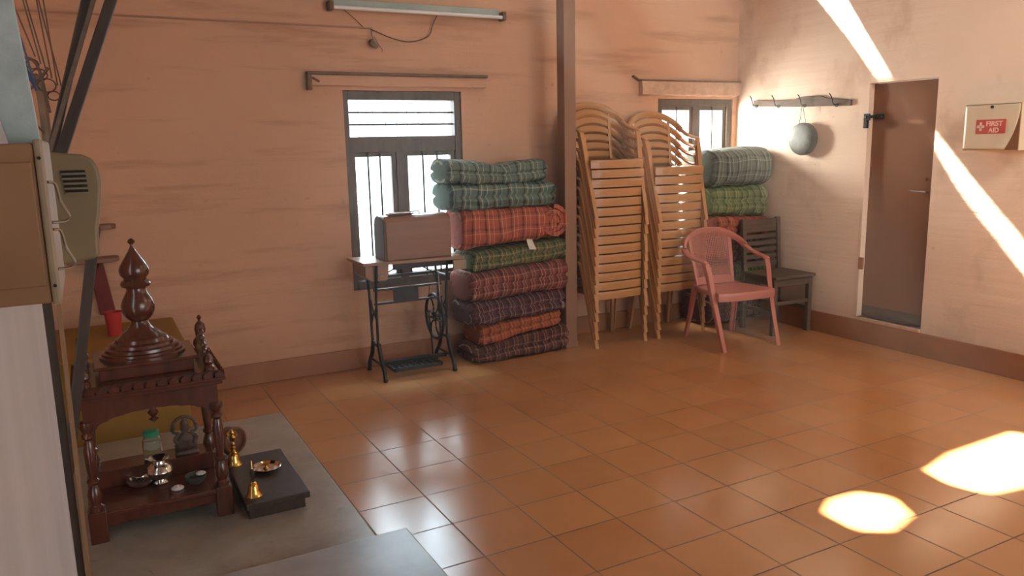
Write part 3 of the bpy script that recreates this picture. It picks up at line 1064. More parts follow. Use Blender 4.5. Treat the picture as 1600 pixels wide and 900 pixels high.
# cover
t0 = thing('sewing_machine_cover', 'brown bentwood sewing machine cover standing on the sewing table', 'cover', (0, 0, 0))
W_ = []
prof = [(4.925, .797), (4.925, 1.05), (4.935, 1.075), (4.96, 1.088), (5.06, 1.09), (5.10, 1.075), (5.125, 1.03), (5.13, .797)]
mb = MB()
mb.prism(prof, 'x', 1.70, 2.165)
mb.build('cover_shell', 'cover_wood', t0, bevel=.006)
mb = MB()
mb.prism([(a if a < 5 else a, c_ * 1.0 if c_ < .8 else c_) for a, c_ in prof], 'x', 1.685, 1.70)
mb.build('cover_end', 'cover_dark', t0, bevel=.004)
mb = MB()
mb.tube(smooth_pts([(1.9, 5.02, 1.088), (1.905, 5.02, 1.106), (1.97, 5.02, 1.108), (1.975, 5.02, 1.088)], 4), .005, 8)
mb.build('handle', 'steel', t0, smooth=True)
o = MB().box(-.12, .12, -.055, .055, 0, .014).build('thin_book', 'tag', bevel=.002)
o.location = (1.865, 4.99, 1.112)
o.location.z = 1.092
bpy.data.objects.remove(o)
t0 = thing('metal_tray', 'small flat grey metal tray lying on the sewing machine cover', 'tray', (1.83, 5.0, 1.090), .1)
mb = MB()
mb.lathe([(.085, 0), (.10, .004), (.115, .016), (.111, .017), (.095, .007), (.01, .006)], (0, 0, 0), 28, 1, .45)
mb.build('tray_dish', 'steel', t0, smooth=True)

# ------------------------------------------------------------------ tube light and wiring on back wall
t0 = thing('tube_light', 'long unlit fluorescent tube light fixed high on the back wall', 'light', (2.148, YB, 2.45))
MB().box(-.635, .60, -.042, 0, -.005, .045).build('batten_housing', 'teal_paint', t0, bevel=.004)
mb = MB()
mb.tube([(-.615, -.06, -.012), (.615, -.06, -.012)], .0125, 14)
mb.build('fluorescent_tube', 'white', t0, smooth=True)
for sx_ in (-.635, .625):
    mb = MB()
    mb.box(sx_ - .012, sx_ + .018, -.078, 0, -.032, .028)
    mb.build('tube_holder', 'grime', t0, bevel=.006)
MB().tube([(-.12, -.03, -.005), (-.12, -.03, -.02)], .008, 8).build('starter', 'white', t0)
o = MB().box(XL, 1.80, YB - .010, YB, 2.321, 2.332).build('wooden_wire_casing', 'casing', bevel=.002)
tag(o, 'thin brown wiring strip running along the back wall from the left', 'conduit')
mb = MB()
mb.tube(smooth_pts([(1.79, YB - .01, 2.32), (1.95, YB - .02, 2.262), (2.08, YB - .02, 2.248), (2.20, YB - .02, 2.29), (2.24, YB - .02, 2.37), (2.28, YB - .02, 2.445)], 6), .004, 6)
mb.tube(smooth_pts([(1.60, YB - .02, 2.44), (1.68, YB - .02, 2.38), (1.74, YB - .01, 2.33)], 5), .003, 6)
tag(mb.build('electric_wire', 'wire', smooth=True), 'loose brown wire drooping below the tube light on the back wall', 'wire')
t0 = thing('bulb_holder', 'small dangling bulb holder below the end of the wiring strip', 'bulb holder', (1.80, YB - .03, 2.22))
MB().tube(smooth_pts([(0, .02, .10), (-.01, .0, .06), (0, 0, .03)], 4), .003, 6).build('cord', 'wire', t0)
mb = MB()
mb.lathe([(.012, .035), (.02, .03), (.022, 0), (.016, -.03), (.012, -.032)], (0, 0, 0), 14)
mb.xf(Matrix.Rotation(-.9, 4, 'Y'))
mb.build('socket', 'grime', t0, smooth=True)
mb = MB()
mb.tube(smooth_pts([(.005, 0, .05), (.03, -.01, .0), (.055, -.01, -.035), (.05, -.01, -.05)], 4), .0025, 6)
mb.build('loose_wire', 'wire', t0)

# ------------------------------------------------------------------ right wall: hook rail, gong, first aid box
t0 = thing('hook_rail', 'narrow wooden rail with metal hooks on the right wall', 'hook rail', (0, 0, 0))
mb = MB()
mb.prism([(4.10, 1.770), (4.62, 1.786), (5.085, 1.812), (5.085, 1.862), (4.85, 1.848), (4.64, 1.846), (4.58, 1.862), (4.38, 1.858), (4.33, 1.838), (4.10, 1.812)], 'x', XR - .022, XR)
mb.build('rail_board', 'grey_wood', t0, bevel=.003)
for (yy, zz) in ((5.045, 1.832), (4.80, 1.82), (4.53, 1.812), (4.225, 1.80)):
    mb = MB()
    mb.tube(smooth_pts([(XR - .022, yy, zz - .015), (XR - .035, yy, zz - .018), (XR - .062, yy, zz - .01), (XR - .068, yy + .01, zz + .03), (XR - .06, yy + .03, zz + .055), (XR - .066, yy + .038, zz + .068)], 4), .004, 7)
    mb.tube([(XR - .02, yy, zz - .02), (XR - .028, yy, zz - .02)], .014, 10)
    mb.build('hook', 'iron', t0, smooth=True)
t0 = thing('gong', 'round dark metal gong hanging by a string from the hook rail', 'gong', (XR - .062, 4.505, 1.532))
mb = MB()
mb.lathe([(.02, .03), (.06, .0295), (.105, .026), (.122, .018), (.128, 0), (.126, -.03), (.118, -.03), (.118, .0), (.1, .015), (.02, .02)], (0, 0, 0), 36)
mb.xf(Matrix.Rotation(-PI / 2, 4, 'Y'))
mb.build('gong_disc', 'gong', t0, smooth=True)
mb = MB()
mb.tube([(0, .035, .12), (-.002, .012, .27)], .0022, 6)
mb.tube([(0, -.03, .12), (-.002, .012, .27)], .0022, 6)
mb.build('hanging_string', 'wire', t0)

t0 = thing('first_aid_box', 'cream first aid box with red cross label mounted on right wall', 'first aid box', (0, 0, 0))
y0, y1, z0, z1, xf_ = 2.81, 3.16, 1.438, 1.725, 4.985
MB().box(xf_ + .008, XR, y0, y1, z0, z1).build('cabinet_body', 'cream', t0, bevel=.003)
MB().box(xf_, xf_ + .008, y0 + .004, y1 - .004, z0 + .003, z1 - .004).build('cabinet_door', 'door', t0, bevel=.001)
mb = MB()
G = 20
rows = []
for i in range(G + 1):
    row = []
    for j in range(G + 1):
        u, v_ = i / G, j / G          # u: from far edge to near edge, v: bottom to top
        reach = 1 - .20 * (1 - v_) ** 2.0
        y = y1 - .006 - (y1 - y0 - .01) * u * reach
        z = z0 + .006 + (z1 - z0 - .014) * v_
        s_ = max(0, u - .72) / .28 * (1 - v_)
        out = .001 + .016 * s_ * s_
        row.append((xf_ - out, y, z))
    rows.append(row)
for dx in (0, -.0012):
    pass
V = [[mb.bm.verts.new(p) for p in r__] for r__ in rows]
for i in range(G):
    for j in range(G):
        mb.bm.faces.new((V[i][j], V[i + 1][j], V[i + 1][j + 1], V[i][j + 1]))
o = mb.build('front_sheet', 'cream', t0, smooth=True)
sm = o.modifiers.new('thickness', 'SOLIDIFY')
sm.thickness = .001
mb = MB()
mb.lathe([(.010, 0), (.010, .006), (.004, .008)], (0, 0, 0), 14)
mb.xf(Matrix.Translation((xf_ - .001, 2.985, z1 - .022)) @ Matrix.Rotation(-PI / 2, 4, 'Y'))
mb.build('lock_knob', 'iron', t0)
MB().box(xf_ - .0045, xf_ - .002, 2.893, 3.077, 1.541, 1.628).build('red_label', 'label_red', t0)
mb = MB()
mb.box(xf_ - .0058, xf_ - .0046, 3.040 - .0, 3.054, 1.558, 1.612)
mb.box(xf_ - .0058, xf_ - .0046, 3.024, 3.070, 1.577, 1.593)
mb.build('white_cross', 'label_pink', t0)


def text(body, size, y_left, z_base, parent, mat, xpos, name, sx=1.0):
    cu = bpy.data.curves.new(name, 'FONT')
    cu.body = body
    cu.size = size
    cu.extrude = .0005
    cu.offset = size * .03
    tmp = bpy.data.objects.new(name + '_tmp', cu)
    COL.objects.link(tmp)
    dg = bpy.context.evaluated_depsgraph_get()
    me_ = bpy.data.meshes.new_from_object(tmp.evaluated_get(dg))
    bpy.data.objects.remove(tmp)
    me_.materials.clear()
    me_.materials.append(M[mat])
    me_.transform(Matrix(((0, 0, -1, xpos), (-sx, 0, 0, y_left), (0, 1, 0, z_base), (0, 0, 0, 1))))
    o_ = bpy.data.objects.new(name, me_)
    COL.objects.link(o_)
    o_.parent = parent


text('FIRST', .042, 3.014, 1.588, t0, 'label_pink', xf_ - .0055, 'lettering', 1.03)
text('AID', .040, 2.995, 1.549, t0, 'label_pink', xf_ - .0055, 'lettering', .95)

# ------------------------------------------------------------------ left side: boxes and boards
t0 = thing('fuse_box', 'large beige painted metal fuse box on the white left wall', 'fuse box', (0, 0, 0))
MB().box(XP, -.052, 1.15, 1.42, 1.352, 1.553).build('box_body', 'box_paint', t0, bevel=.003)
mb = MB()
mb.box(XP + .001, -.056, 1.145, 1.152, 1.375, 1.530)
mb.build('front_panel', 'box_paint', t0, bevel=.0015)
mb = MB()
mb.box(-.052, -.042, 1.146, 1.40, 1.350, 1.558)
mb.build('edge_strip', 'box_edge', t0, bevel=.003)
for zz in (1.535, 1.375):
    mb = MB()
    mb.lathe([(.0022, 0), (.0022, .002)], (0, 0, 0), 8)
    mb.xf(Matrix.Translation((-.047, 1.146, zz)) @ Matrix.Rotation(PI / 2, 4, 'X'))
    mb.build('screw', 'iron', t0)
for zz in (1.46, 1.40):
    mb = MB()
    mb.tube(smooth_pts([(-.042, 1.16, zz + .045), (-.034, 1.165, zz + .042), (-.030, 1.165, zz + .02), (-.022, 1.165, zz), (-.028, 1.165, zz - .006), (-.042, 1.16, zz - .006)], 4), .0035, 6, w=(1, .5))
    mb.build('latch', 'box_edge', t0, smooth=True)

t0 = thing('meter_box', 'rounded olive-beige vented meter box behind the fuse box', 'meter box', (0, 0, 0))
pr = [(XP, 1.355), (-.05, 1.345), (.0, 1.352), (.010, 1.358), (.012, 1.40), (.020, 1.44), (.026, 1.49), (.024, 1.512), (.016, 1.530), (.0, 1.538), (-.05, 1.543), (XP, 1.54)]
mb = MB()
mb.prism(pr, 'y', 1.60, 1.80)
mb.build('box_body', 'vent_box', t0, bevel=.006, seg=3)
mb = MB()
for k in range(5):
    zz = 1.507 - k * .0085
    mb.box(-.036 + k * .001, .002 + k * .0004, 1.5965, 1.5995, zz, zz + .0038)
mb.build('vent_slots', 'iron', t0)
mb = MB()
for k in range(5):
    zz = 1.5035 - k * .0085
    mb.box(-.036 + k * .001, .002 + k * .0004, 1.594, 1.5995, zz, zz + .0028)
mb.build('vent_louvres', 'vent_box', t0)

t0 = thing('painted_batten', 'pale blue painted wooden batten rising above the fuse box', 'batten', (-.047, 1.26, 1.553), 0)
mb = MB()
mb.prism([(-.037, 0), (0, .0), (-.045, .75), (-.075, .75), (-.075, .2)], 'y', -.006, .012)
mb.build('batten_board', 'pale_blue', t0, bevel=.001)

# leaning boards in the corner behind the left wall


def board(name, label, p0, p1, wd, th, mat):
    p0, p1 = Vector(p0), Vector(p1)
    d = (p1 - p0)
    L = d.length
    o_ = MB().box(-wd / 2, wd / 2, -th / 2, th / 2, 0, L).build(name, mat, bevel=.003)
    q = d.to_track_quat('Z', 'Y')
    o_.rotation_mode = 'QUATERNION'
    o_.rotation_quaternion = q
    o_.location = p0
    tag(o_, label, 'board')
    return o_


board('leaning_board', 'wide dark brown board leaning up to the right above the meter box', (-.62, 2.62, .12), (.30, 2.62, 2.42), .075, .03, 'dark_wood')
board('leaning_board', 'thin dark board leaning just left of the wide leaning board', (-.52, 2.70, .12), (.235, 2.70, 2.55), .036, .025, 'dark_wood')
board('leaning_board', 'greyish weathered strip of wood squeezed between the two leaning dark boards', (-.60, 2.56, .12), (.235, 2.56, 2.40), .018, .012, 'grey_wood')
board('leaning_board', 'dark slanting rod in front of the left side of the carved shrine', (-.235, 2.60, .10), (.012, 2.60, 1.33), .030, .03, 'dark_wood')
board('upright_post', 'narrow dark upright post at the end of the white wall', (-.133, 2.45, .10), (-.128, 2.45, 1.40), .026, .03, 'dark_wood')
board('upright_post', 'thin pale wooden lath standing next to the dark upright post', (-.110, 2.42, .10), (-.094, 2.42, 1.36), .008, .012, 'box_paint')

mb = MB()
random.seed(3)
for k in range(6):
    x_ = -.12 + .04 * k
    a = (-.19 + .05 * k * .5, 2.75, 2.5)
    e = (-.09 + .012 * k, 2.75, 1.82 - .02 * k)
    m_ = ((a[0] + e[0]) / 2 + random.uniform(-.03, .03), 2.75, 2.1)
    mb.tube(smooth_pts([a, m_, e], 6), .0022, 5)
for k in range(4):
    cx_, cz_ = -.10 + .015 * k, 1.80 - .03 * k
    rr_ = .016 + .004 * (k % 3)
    mb.tube([(cx_ + rr_ * math.cos(q * PI / 6), 2.75 + .002 * q, cz_ + rr_ * .8 * math.sin(q * PI / 6)) for q in range(14)], .0022, 5)
mb.tube(smooth_pts([(-.22, 2.75, 1.95), (-.15, 2.74, 1.83), (-.09, 2.75, 1.80), (-.07, 2.75, 1.66)], 6), .004, 6)
mb.tube(smooth_pts([(-.24, 2.75, 1.72), (-.16, 2.74, 1.70), (-.10, 2.75, 1.74), (-.06, 2.75, 1.79)], 6), .004, 6)
mb.tube(smooth_pts([(-.19, 2.75, 1.62), (-.14, 2.74, 1.66), (-.09, 2.75, 1.60)], 6), .003, 6)
tag(mb.build('tangled_wires', 'wire', smooth=True), 'tangle of thin brown wires hanging behind the pale blue batten', 'wires')
mb = MB()
for k in range(3):
    mb.tube(smooth_pts([(-.20 + .02 * k, 2.40, 2.3), (-.155 + .012 * k, 2.40, 1.98), (-.12 + .01 * k, 2.40, 1.80), (-.085, 2.40, 1.70)], 6), .0028, 6)
tag(mb.build('blue_cable', 'blue_wire', smooth=True), 'thin dark blue cables running down beside the pale blue batten', 'cable')
t0 = thing('wall_bracket', 'dark metal bracket arm behind the tangled wires in the left corner', 'bracket', (0, 0, 0))
mb = MB()
mb.tube(smooth_pts([(-.30, 2.85, 1.83), (-.20, 2.85, 1.80), (-.11, 2.85, 1.77), (-.09, 2.85, 1.73), (-.09, 2.85, 1.40)], 5), .014, 8)
mb.build('bracket_arm', 'grime', t0, smooth=True)
mb = MB()
mb.box(-.25, -.232, 2.84, 2.86, 1.5, 2.3)
mb.build('bracket_upright', 'grime', t0)

# ------------------------------------------------------------------ behind the shrine
t0 = thing('cloth_covered_table', 'low table under a mustard yellow cloth behind the wooden shrine', 'table', (0, 0, 0))
MB().box(-.40, .37, 4.36, 5.18, 0, .515).build('table_body', 'yellow', t0, bevel=.008)
MB().box(-.42, .39, 4.335, 5.2, .515, .535).build('table_cloth_top', 'yellow', t0, bevel=.008)
mb = MB()
mb.lathe([(.035, 0), (.045, .13), (.047, .135), (.043, .135), (.033, .01)], (.06, 4.85, .535), 20)
tag(mb.build('plastic_cup', 'red', smooth=True), 'red plastic tumbler on the yellow cloth behind the shrine', 'cup')
for (zz, lb) in ((1.098, 'upper small brown wooden wall shelf in the left corner'), (.905, 'lower small brown wooden wall shelf above the shrine dome')):
    t0 = thing('wall_shelf', lb, 'shelf', (.02, YB, zz))
    mb = MB()
    mb.prism([(-.16, 0), (.10, 0), (.115, -.05), (.09, -.12), (-.16, -.14)], 'z', 0, .028)
    mb.build('shelf_board', 'cover_wood', t0, bevel=.004)
    mb = MB()
    mb.prism([(0, 0), (-.09, 0), (0, -.07)], 'x', .0, .018)
    mb.build('shelf_bracket', 'cover_wood', t0)
o = MB().prism([(-.04, .895), (.045, .895), (.085, .58), (.0, .58)], 'y', YB - .035, YB - .003).build('hanging_cloth', 'maroon', bevel=.006)
tag(o, 'maroon cloth strip hanging on the wall beneath the lower shelf', 'cloth')

# ------------------------------------------------------------------ carved wooden shrine
TX, TY, TZ = .137, 3.355, .10
t0 = thing('wooden_shrine', 'carved dark red wooden home shrine with domed finial on the marble platform', 'shrine', (TX, TY, TZ))
HW, HD = .225, .175


def part(mb, nm, mat='temple_wood', **kw):
    kw.setdefault('smooth', True)
    return mb.build(nm, mat, t0, **kw)


# plinth
mb = MB()
mb.box(-HW - .015, HW + .015, -HD - .012, HD + .012, .055, .105)
mb.box(-HW - .03, HW + .03, -HD - .027, HD + .027, .098, .115)
part(mb, 'base_frame', smooth=False, bevel=.004)
mb = MB()
mb.box(-HW, HW, .045, HD, .115, .185)
part(mb, 'inner_step', smooth=False, bevel=.003)
# corner feet + turned columns
for sx_ in (-1, 1):
    for sy_ in (-1, 1):
        mb = MB()
        x, y = sx_ * HW, sy_ * HD
        mb.box(x - .031, x + .031, y - .031, y + .031, 0, .125)
        c_ = part(mb, 'corner_foot', smooth=False, bevel=.004)
        mb = MB()
        pr = [(.026, .125), (.026, .14), (.018, .148), (.024, .165), (.026, .19), (.019, .215), (.014, .225), (.022, .235), (.022, .243), (.015, .25), (.019, .30), (.021, .35), (.017, .39),
              (.013, .40), (.022, .41), (.022, .42), (.016, .428), (.024, .445), (.026, .455), (.026, .47)]
        mb.lathe(pr, (x, y, 0), 18)
        part(mb, 'column')
# scalloped arches on four sides


def arch_poly(hw, zlo, zhi, ztop):
    pts = [(-hw, ztop), (-hw, zlo)]
    n_ = 9
    inner = hw - .030
    for k in range(n_ * 4 + 1):
        th = PI - PI * k / (n_ * 4)
        rr_ = inner * (1 + .035 * abs(math.sin(th * n_ / 1.0)))
        pts.append((min(max(rr_ * math.cos(th), -hw + .004), hw - .004), zlo + (zhi - zlo) * (math.sin(th) ** .75) * (1 + .03 * abs(math.sin(th * n_)))))
    pts += [(hw, zlo), (hw, ztop)]
    return pts


mb = MB()
mb.prism(arch_poly(HW + .01, .405, .485, .545), 'y', -HD - .012, -HD + .006)
mb.lathe([(.010, .492), (.012, .478), (.020, .468), (.013, .457), (.006, .450), (.018, .442), (.003, .430)], (0, -HD - .004, 0), 14)
part(mb, 'front_arch', smooth=False)
mb = MB()
mb.prism(arch_poly(HW + .01, .405, .485, .545), 'y', HD - .006, HD + .012)
part(mb, 'rear_arch', smooth=False)
for sx_ in (-1, 1):
    mb = MB()
    mb.prism(arch_poly(HD - .01, .405, .485, .545), 'x', sx_ * HW - .009, sx_ * HW + .009)
    part(mb, 'side_arch', smooth=False)
# cornice steps
mb = MB()
mb.box(-HW - .03, HW + .03, -HD - .03, HD + .03, .545, .562)
mb.box(-HW - .042, HW + .042, -HD - .042, HD + .042, .562, .575)
mb.box(-HW - .02, HW + .02, -HD - .02, HD + .02, .575, .60)
part(mb, 'cornice', smooth=False, bevel=.004)
# carved crest of small leaves around the cornice
mb = MB()


def leaf(x, y, z, h, rz):
    m_ = Matrix.Translation((x, y, z)) @ Matrix.Rotation(rz, 4, 'Z')
    pts = [(-.017, 0), (-.017, h * .5), (-.008, h * .8), (0, h), (.008, h * .8), (.017, h * .5), (.017, 0)]
    A = [mb.bm.verts.new(m_ @ Vector((a, -.005, c_))) for a, c_ in pts]
    B = [mb.bm.verts.new(m_ @ Vector((a, .005, c_))) for a, c_ in pts]
    mb.bm.faces.new(A)
    mb.bm.faces.new(B[::-1])
    for k in range(7):
        mb.bm.faces.new((A[k], B[k], B[(k + 1) % 7], A[(k + 1) % 7]))


for k in range(13):
    x = -HW - .02 + (2 * HW + .04) * k / 12
    leaf(x, -HD - .034, .575, .026, 0)
    leaf(x, HD + .034, .575, .026, 0)
for k in range(10):
    y = -HD - .02 + (2 * HD + .04) * k / 9
    leaf(-HW - .034, y, .575, .026, PI / 2)
    leaf(HW + .034, y, .575, .026, PI / 2)
part(mb, 'leaf_crest', smooth=False)
mb = MB()
mb.box(-.165, .165, -.135, .135, .60, .645)
mb.box(-.182, .182, -.150, .150, .645, .658)
part(mb, 'roof_block', smooth=False, bevel=.004)
# corner turrets and side gables
for sx_ in (-1, 1):
    for sy_ in (-1, 1):
        mb = MB()
        mb.lathe([(.02, .60), (.02, .61), (.012, .618), (.02, .632), (.017, .648), (.007, .66), (.004, .668), (.008, .674), (.002, .682)], (sx_ * .215, sy_ * .165, 0), 14)
        part(mb, 'corner_turret')
    mb = MB()
    gp = [(-.13, .60), (-.13, .63), (-.10, .628), (-.098, .660), (-.07, .656), (-.066, .69), (-.035, .685), (-.03, .72), (.03, .72), (.035, .685), (.066, .69), (.07, .656), (.098, .66), (.10, .628), (.13, .63), (.13, .60)]
    mb.prism(gp, 'x', sx_ * .212 - .008, sx_ * .212 + .008)
    mb.lathe([(.020, .715), (.022, .73), (.018, .75), (.012, .757), (.004, .765), (.010, .778), (.003, .788)], (sx_ * .212, 0, 0), 14)
    for k in range(5):
        for s2 in (-1, 1):
            yy = s2 * (.125 - .026 * k)
            mb.lathe([(.003, 0), (.012, .006), (.010, .014), (.003, .022)], (sx_ * .212, yy, .627 + .022 * k), 8)
    part(mb, 'side_gable', smooth=False)
# stepped conical roof and finial
mb = MB()
pr = [(.155, .658), (.155, .665), (.146, .670), (.146, .678), (.135, .682), (.133, .692), (.120, .697), (.116, .708), (.100, .714), (.094, .727), (.078, .735), (.068, .748), (.052, .757), (.040, .770), (.032, .785), (.030, .795)]
mb.lathe(pr, (-.005, 0, 0), 36, 1.0, .88)
part(mb, 'dome')
mb = MB()
pr = [(.030, .792), (.040, .800), (.052, .815), (.060, .835), (.061, .855), (.054, .878), (.042, .900), (.036, .913), (.036, .922), (.052, .930), (.056, .940), (.050, .950), (.040, .955),
      (.042, .963), (.052, .975), (.055, .992), (.050, 1.010), (.038, 1.030), (.024, 1.052), (.012, 1.072), (.006, 1.085), (.006, 1.092), (.012, 1.098), (.014, 1.104), (.008, 1.112), (.001, 1.116)]
mb.lathe(pr, (-.005, 0, 0), 30)
part(mb, 'finial')

# --- things inside the shrine
FZ = TZ + .115
SZ = TZ + .185
t0 = thing('glass_jar', 'clear glass jar with green lid inside the shrine', 'jar', (TX + .0 - .005, TY + .10, SZ))
mb = MB()
mb.lathe([(.030, 0), (.036, .01), (.038, .06), (.036, .085), (.026, .098), (.026, .105), (.023, .105), (.023, .096), (.033, .083), (.034, .012), (.01, .006)], (0, 0, 0), 24)
mb.build('jar_body', 'glass', t0, smooth=True)
mb = MB()
mb.lathe([(.030, .098), (.031, .118), (.028, .122), (.01, .123)], (0, 0, 0), 24)
mb.build('jar_lid', 'green', t0, smooth=True)
t0 = thing('silver_pot', 'shiny silver pot with neck standing in the middle of the shrine', 'pot', (TX + .01, TY - .01, FZ))
mb = MB()
mb.lathe([(.025, 0), (.03, .006), (.022, .014), (.045, .035), (.052, .055), (.045, .075), (.028, .088), (.026, .098), (.042, .108), (.040, .110), (.022, .100), (.01, .09)], (0, 0, 0), 26)
mb.build('pot_body', 'silver', t0, smooth=True)
o = MB().lathe([(.02, 0), (.03, .004), (.048, .018), (.052, .028), (.050, .028), (.044, .018), (.02, .008)], (0, 0, 0), 26).build('silver_bowl', 'silver', smooth=True)
o.location = (TX - .065, TY + .0, FZ)
tag(o, 'small silver bowl left of the silver pot inside the shrine', 'bowl')
o = MB().lathe([(.02, 0), (.025, .004), (.038, .02), (.042, .035), (.040, .035), (.034, .020), (.015, .008)], (0, 0, 0), 26).build('metal_bowl', 'gong', smooth=True)
o.location = (TX + .135, TY - .085, FZ)
tag(o, 'small dark metal bowl at front right inside the shrine', 'bowl')
for (lx, ly, lz, s_, lb) in ((.062, -.115, FZ, 1.0, 'white flower lying at the front of the shrine floor'), (.155, -.085, FZ + .032, .8, 'white flower resting in the dark bowl in the shrine')):
    mb = MB()
    for k in range(9):
        a = k * 2 * PI / 9
        mb.lathe([(.002, 0), (.010, .003), (.012, .008), (.003, .014)], (.013 * math.cos(a), .013 * math.sin(a), 0), 8)
    mb.lathe([(.006, .002), (.012, .010), (.004, .018)], (0, 0, 0), 8)
    o = mb.build('white_flower', 'petal', smooth=True)
    o.location = (TX + lx, TY + ly, lz)
    o.scale = (s_,) * 3
    tag(o, lb, 'flower')
# small seated figurine
t0 = thing('figurine', 'dark carved seated figurine at the right rear of the shrine', 'figurine', (TX + .125, TY + .095, SZ))
mb = MB()
mb.box(-.045, .045, -.03, .03, 0, .015)
mb.build('pedestal', 'statue', t0, bevel=.004)
bm_ = bmesh.new()
bmesh.ops.create_icosphere(bm_, subdivisions=3, radius=1)
for v_ in bm_.verts:
    x, y, z = v_.co
    wid = .036 - .012 * z + (.012 if z < -.3 else 0)
    v_.co = Vector((x * wid, y * .025, .055 + z * .042))
    v_.co += Vector((1, 1, 1)) * noise.noise(v_.co * 60) * .004
o = MB()
o.bm.free()
o.bm = bm_
o.build('body', 'statue', t0, smooth=True)
mb = MB()
mb.lathe([(.006, .09), (.016, .098), (.019, .110), (.016, .122), (.018, .128), (.012, .140), (.005, .150), (.001, .155)], (0, 0, 0), 14)
mb.build('crowned_head', 'statue', t0, smooth=True)
for s_ in (-1, 1):
    mb = MB()
    mb.tube(smooth_pts([(s_ * .022, 0, .085), (s_ * .042, -.004, .065), (s_ * .028, -.022, .045)], 4), .008, 7)
    mb.tube(smooth_pts([(s_ * .022, .005, .085), (s_ * .045, .004, .095), (s_ * .042, -.004, .120)], 4), .006, 7)
    mb.build('arm', 'statue', t0, smooth=True)
mb = MB()
ringp = [(.050 * math.cos(a * PI / 12), .018, .095 + .058 * math.sin(a * PI / 12)) for a in range(13)]
mb.tube(ringp, .007, 7)
mb.build('halo_arch', 'statue', t0, smooth=True)

# --- low stool beside the shrine and what stands on it
t0 = thing('low_wooden_stool', 'low dark square wooden stool on the platform right of the shrine', 'stool', (.54, 3.315, .10), 0)
MB().box(-.115, .135, -.27, .27, .045, .072).build('stool_top', 'dark_wood', t0, bevel=.004)
MB().box(-.105, .118, -.25, .25, 0, .045).build('stool_base', 'dark_wood', t0, bevel=.003)
o = MB().box(.352, .420, 2.985, 2.990, 0, 0).build('x', 'dark_wood')
bpy.data.objects.remove(o)
SZ2 = .172
t0 = thing('puja_plate', 'round silver plate with small lamp on the low wooden stool', 'plate', (.565, 3.36, SZ2))
mb = MB()
mb.lathe([(.03, 0), (.045, .002), (.058, .012), (.062, .018), (.060, .019), (.050, .008), (.01, .004)], (0, 0, 0), 32)
mb.build('plate_dish', 'silver', t0, smooth=True)
t1 = thing('oil_lamp', 'tiny brass oil lamp standing in the silver plate', 'lamp', (.565, 3.365, SZ2 + .0045))
mb = MB()
mb.lathe([(.014, 0), (.008, .006), (.006, .014), (.018, .024), (.020, .030), (.012, .026)], (0, 0, 0), 16)
mb.build('lamp_bowl', 'brass', t1, smooth=True)
mb = MB()
mb.lathe([(.003, 0), (.011, .004), (.003, .010)], (.030, -.022, 0), 10)
mb.lathe([(.003, 0), (.011, .004), (.003, .010)], (-.035, -.012, 0), 10)
mb.lathe([(.003, 0), (.009, .004), (.003, .010)], (.002, -.038, 0), 10)
o = mb.build('flower_petals', 'petal', smooth=True)
o.location = (.565, 3.36, SZ2 + .006)
tag(o, 'scattered white petals lying in the silver plate', 'petals')
o['kind'] = 'stuff'


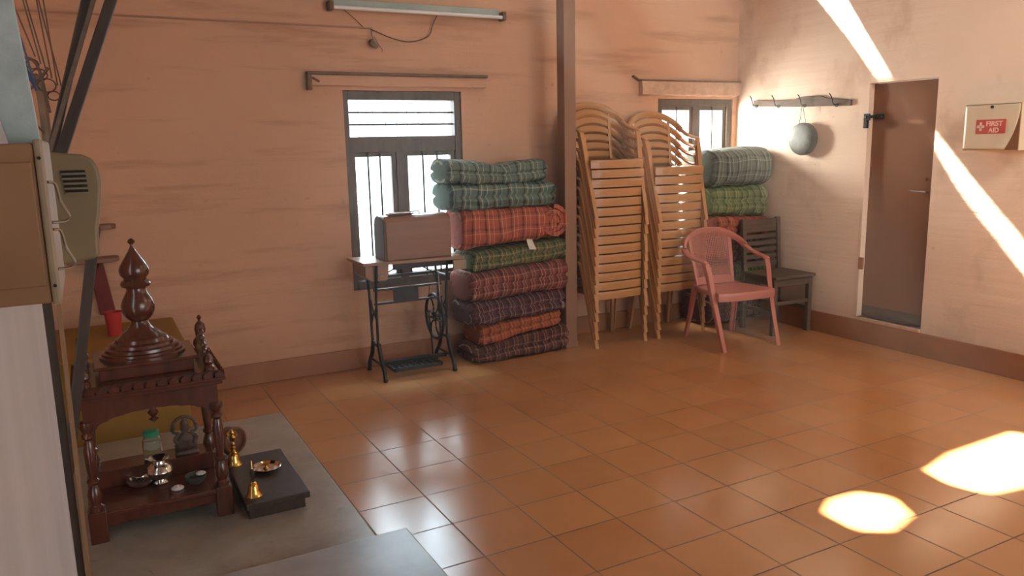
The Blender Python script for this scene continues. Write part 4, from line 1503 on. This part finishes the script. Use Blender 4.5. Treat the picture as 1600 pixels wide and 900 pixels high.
def bell(label, loc, tilt, style, k_=1.0):
    t_ = thing('brass_bell', label, 'bell', loc)
    mb = MB()
    mb.lathe([(.036, 0), (.036, .003), (.030, .010), (.025, .028), (.022, .045), (.016, .055), (.006, .060), (.005, .064), (.004, .060), (.014, .053), (.020, .044), (.023, .028), (.030, .004)], (0, 0, 0), 24)
    mb.build('bell_cup', 'brass', t_, smooth=True)
    mb = MB()
    if style == 0:
        mb.lathe([(.006, .058), (.012, .064), (.012, .070), (.006, .074), (.008, .082), (.009, .105), (.006, .122)], (0, 0, 0), 14)
        mb.build('bell_handle', 'dark_wood', t_, smooth=True)
        mb = MB()
        mb.lathe([(.006, .122), (.004, .130), (.003, .155), (.001, .158)], (0, 0, 0), 10)
        mb.build('handle_tip', 'brass', t_, smooth=True)
        mb = MB()
        mb.lathe([(.012, .056), (.016, .060), (.012, .066)], (0, 0, 0), 14)
        mb.build('bell_collar', 'brass', t_, smooth=True)
    else:
        pr = [(.006, .058), (.014, .064), (.008, .072), (.013, .080), (.006, .088), (.012, .098), (.006, .108), (.014, .118), (.016, .130), (.008, .142), (.012, .150), (.004, .164)]
        mb.lathe(pr, (0, 0, 0), 14)
        mb.build('bell_handle', 'brass', t_, smooth=True)
        mb = MB()
        for s_ in (-1, 1):
            mb.tube(smooth_pts([(0, 0, .118), (s_ * .02, 0, .132), (s_ * .014, 0, .155)], 4), .004, 6)
        mb.build('handle_wing', 'brass', t_, smooth=True)
    t_.scale = (k_,) * 3
    return t_


bell('brass hand bell with dark wooden handle at the front edge of the stool', (.468, 3.118, SZ2), 0, 0, .95)
bell('brass hand bell with ornate brass handle close to the shrine column', (.452, 3.49, SZ2), 0, 1, 1.0)
# carved ornament behind
t0 = thing('carved_ornament', 'brown carved shell-like wooden ornament on the platform behind the brass bell', 'ornament', (.515, 3.83, .10), .3)
mb = MB()
prof = [(.0, .0), (.03, .004), (.052, .02), (.062, .05), (.058, .085), (.045, .115), (.028, .135), (.01, .148), (.0, .15)]
mb.lathe(prof, (0, 0, 0), 24, 1.0, .5)
mb.xf(Matrix.Translation((0, 0, .0)) @ Matrix.Rotation(-.35, 4, 'Y') @ Matrix.Translation((0, 0, -.0)))
mb.build('shell_body', 'carved', t0, smooth=True)
mb = MB()
mb.tube([(.05 * math.cos(a * PI / 12) - .02, -.03, .075 + .06 * math.sin(a * PI / 12)) for a in range(24)], .008, 8, closed=True, up=(0, 1, 0))
mb.build('shell_rim', 'carved', t0, smooth=True)


# ------------------------------------------------------------------ scattering volume added to imitate lens haze
hz = bpy.data.materials.new('lens_haze')
hz.use_nodes = True
nt = hz.node_tree
nt.nodes.remove(nt.nodes['Principled BSDF'])
vs_ = nt.nodes.new('ShaderNodeVolumeScatter')
vs_.inputs['Color'].default_value = (1.0, 0.93, 0.85, 1)
vs_.inputs['Density'].default_value = 0.013
vs_.inputs['Anisotropy'].default_value = 0.6
nt.links.new(vs_.outputs[0], nt.nodes['Material Output'].inputs['Volume'])
mb = MB()
mb.box(XL - .2, XR + .2, -2.5, YB + .41, -.05, ZC + .01)
o = mb.build('lens_haze_volume', hz)
tag(o, 'thin scattering volume through the whole hall, added to imitate lens haze', 'haze')
o['kind'] = 'stuff'
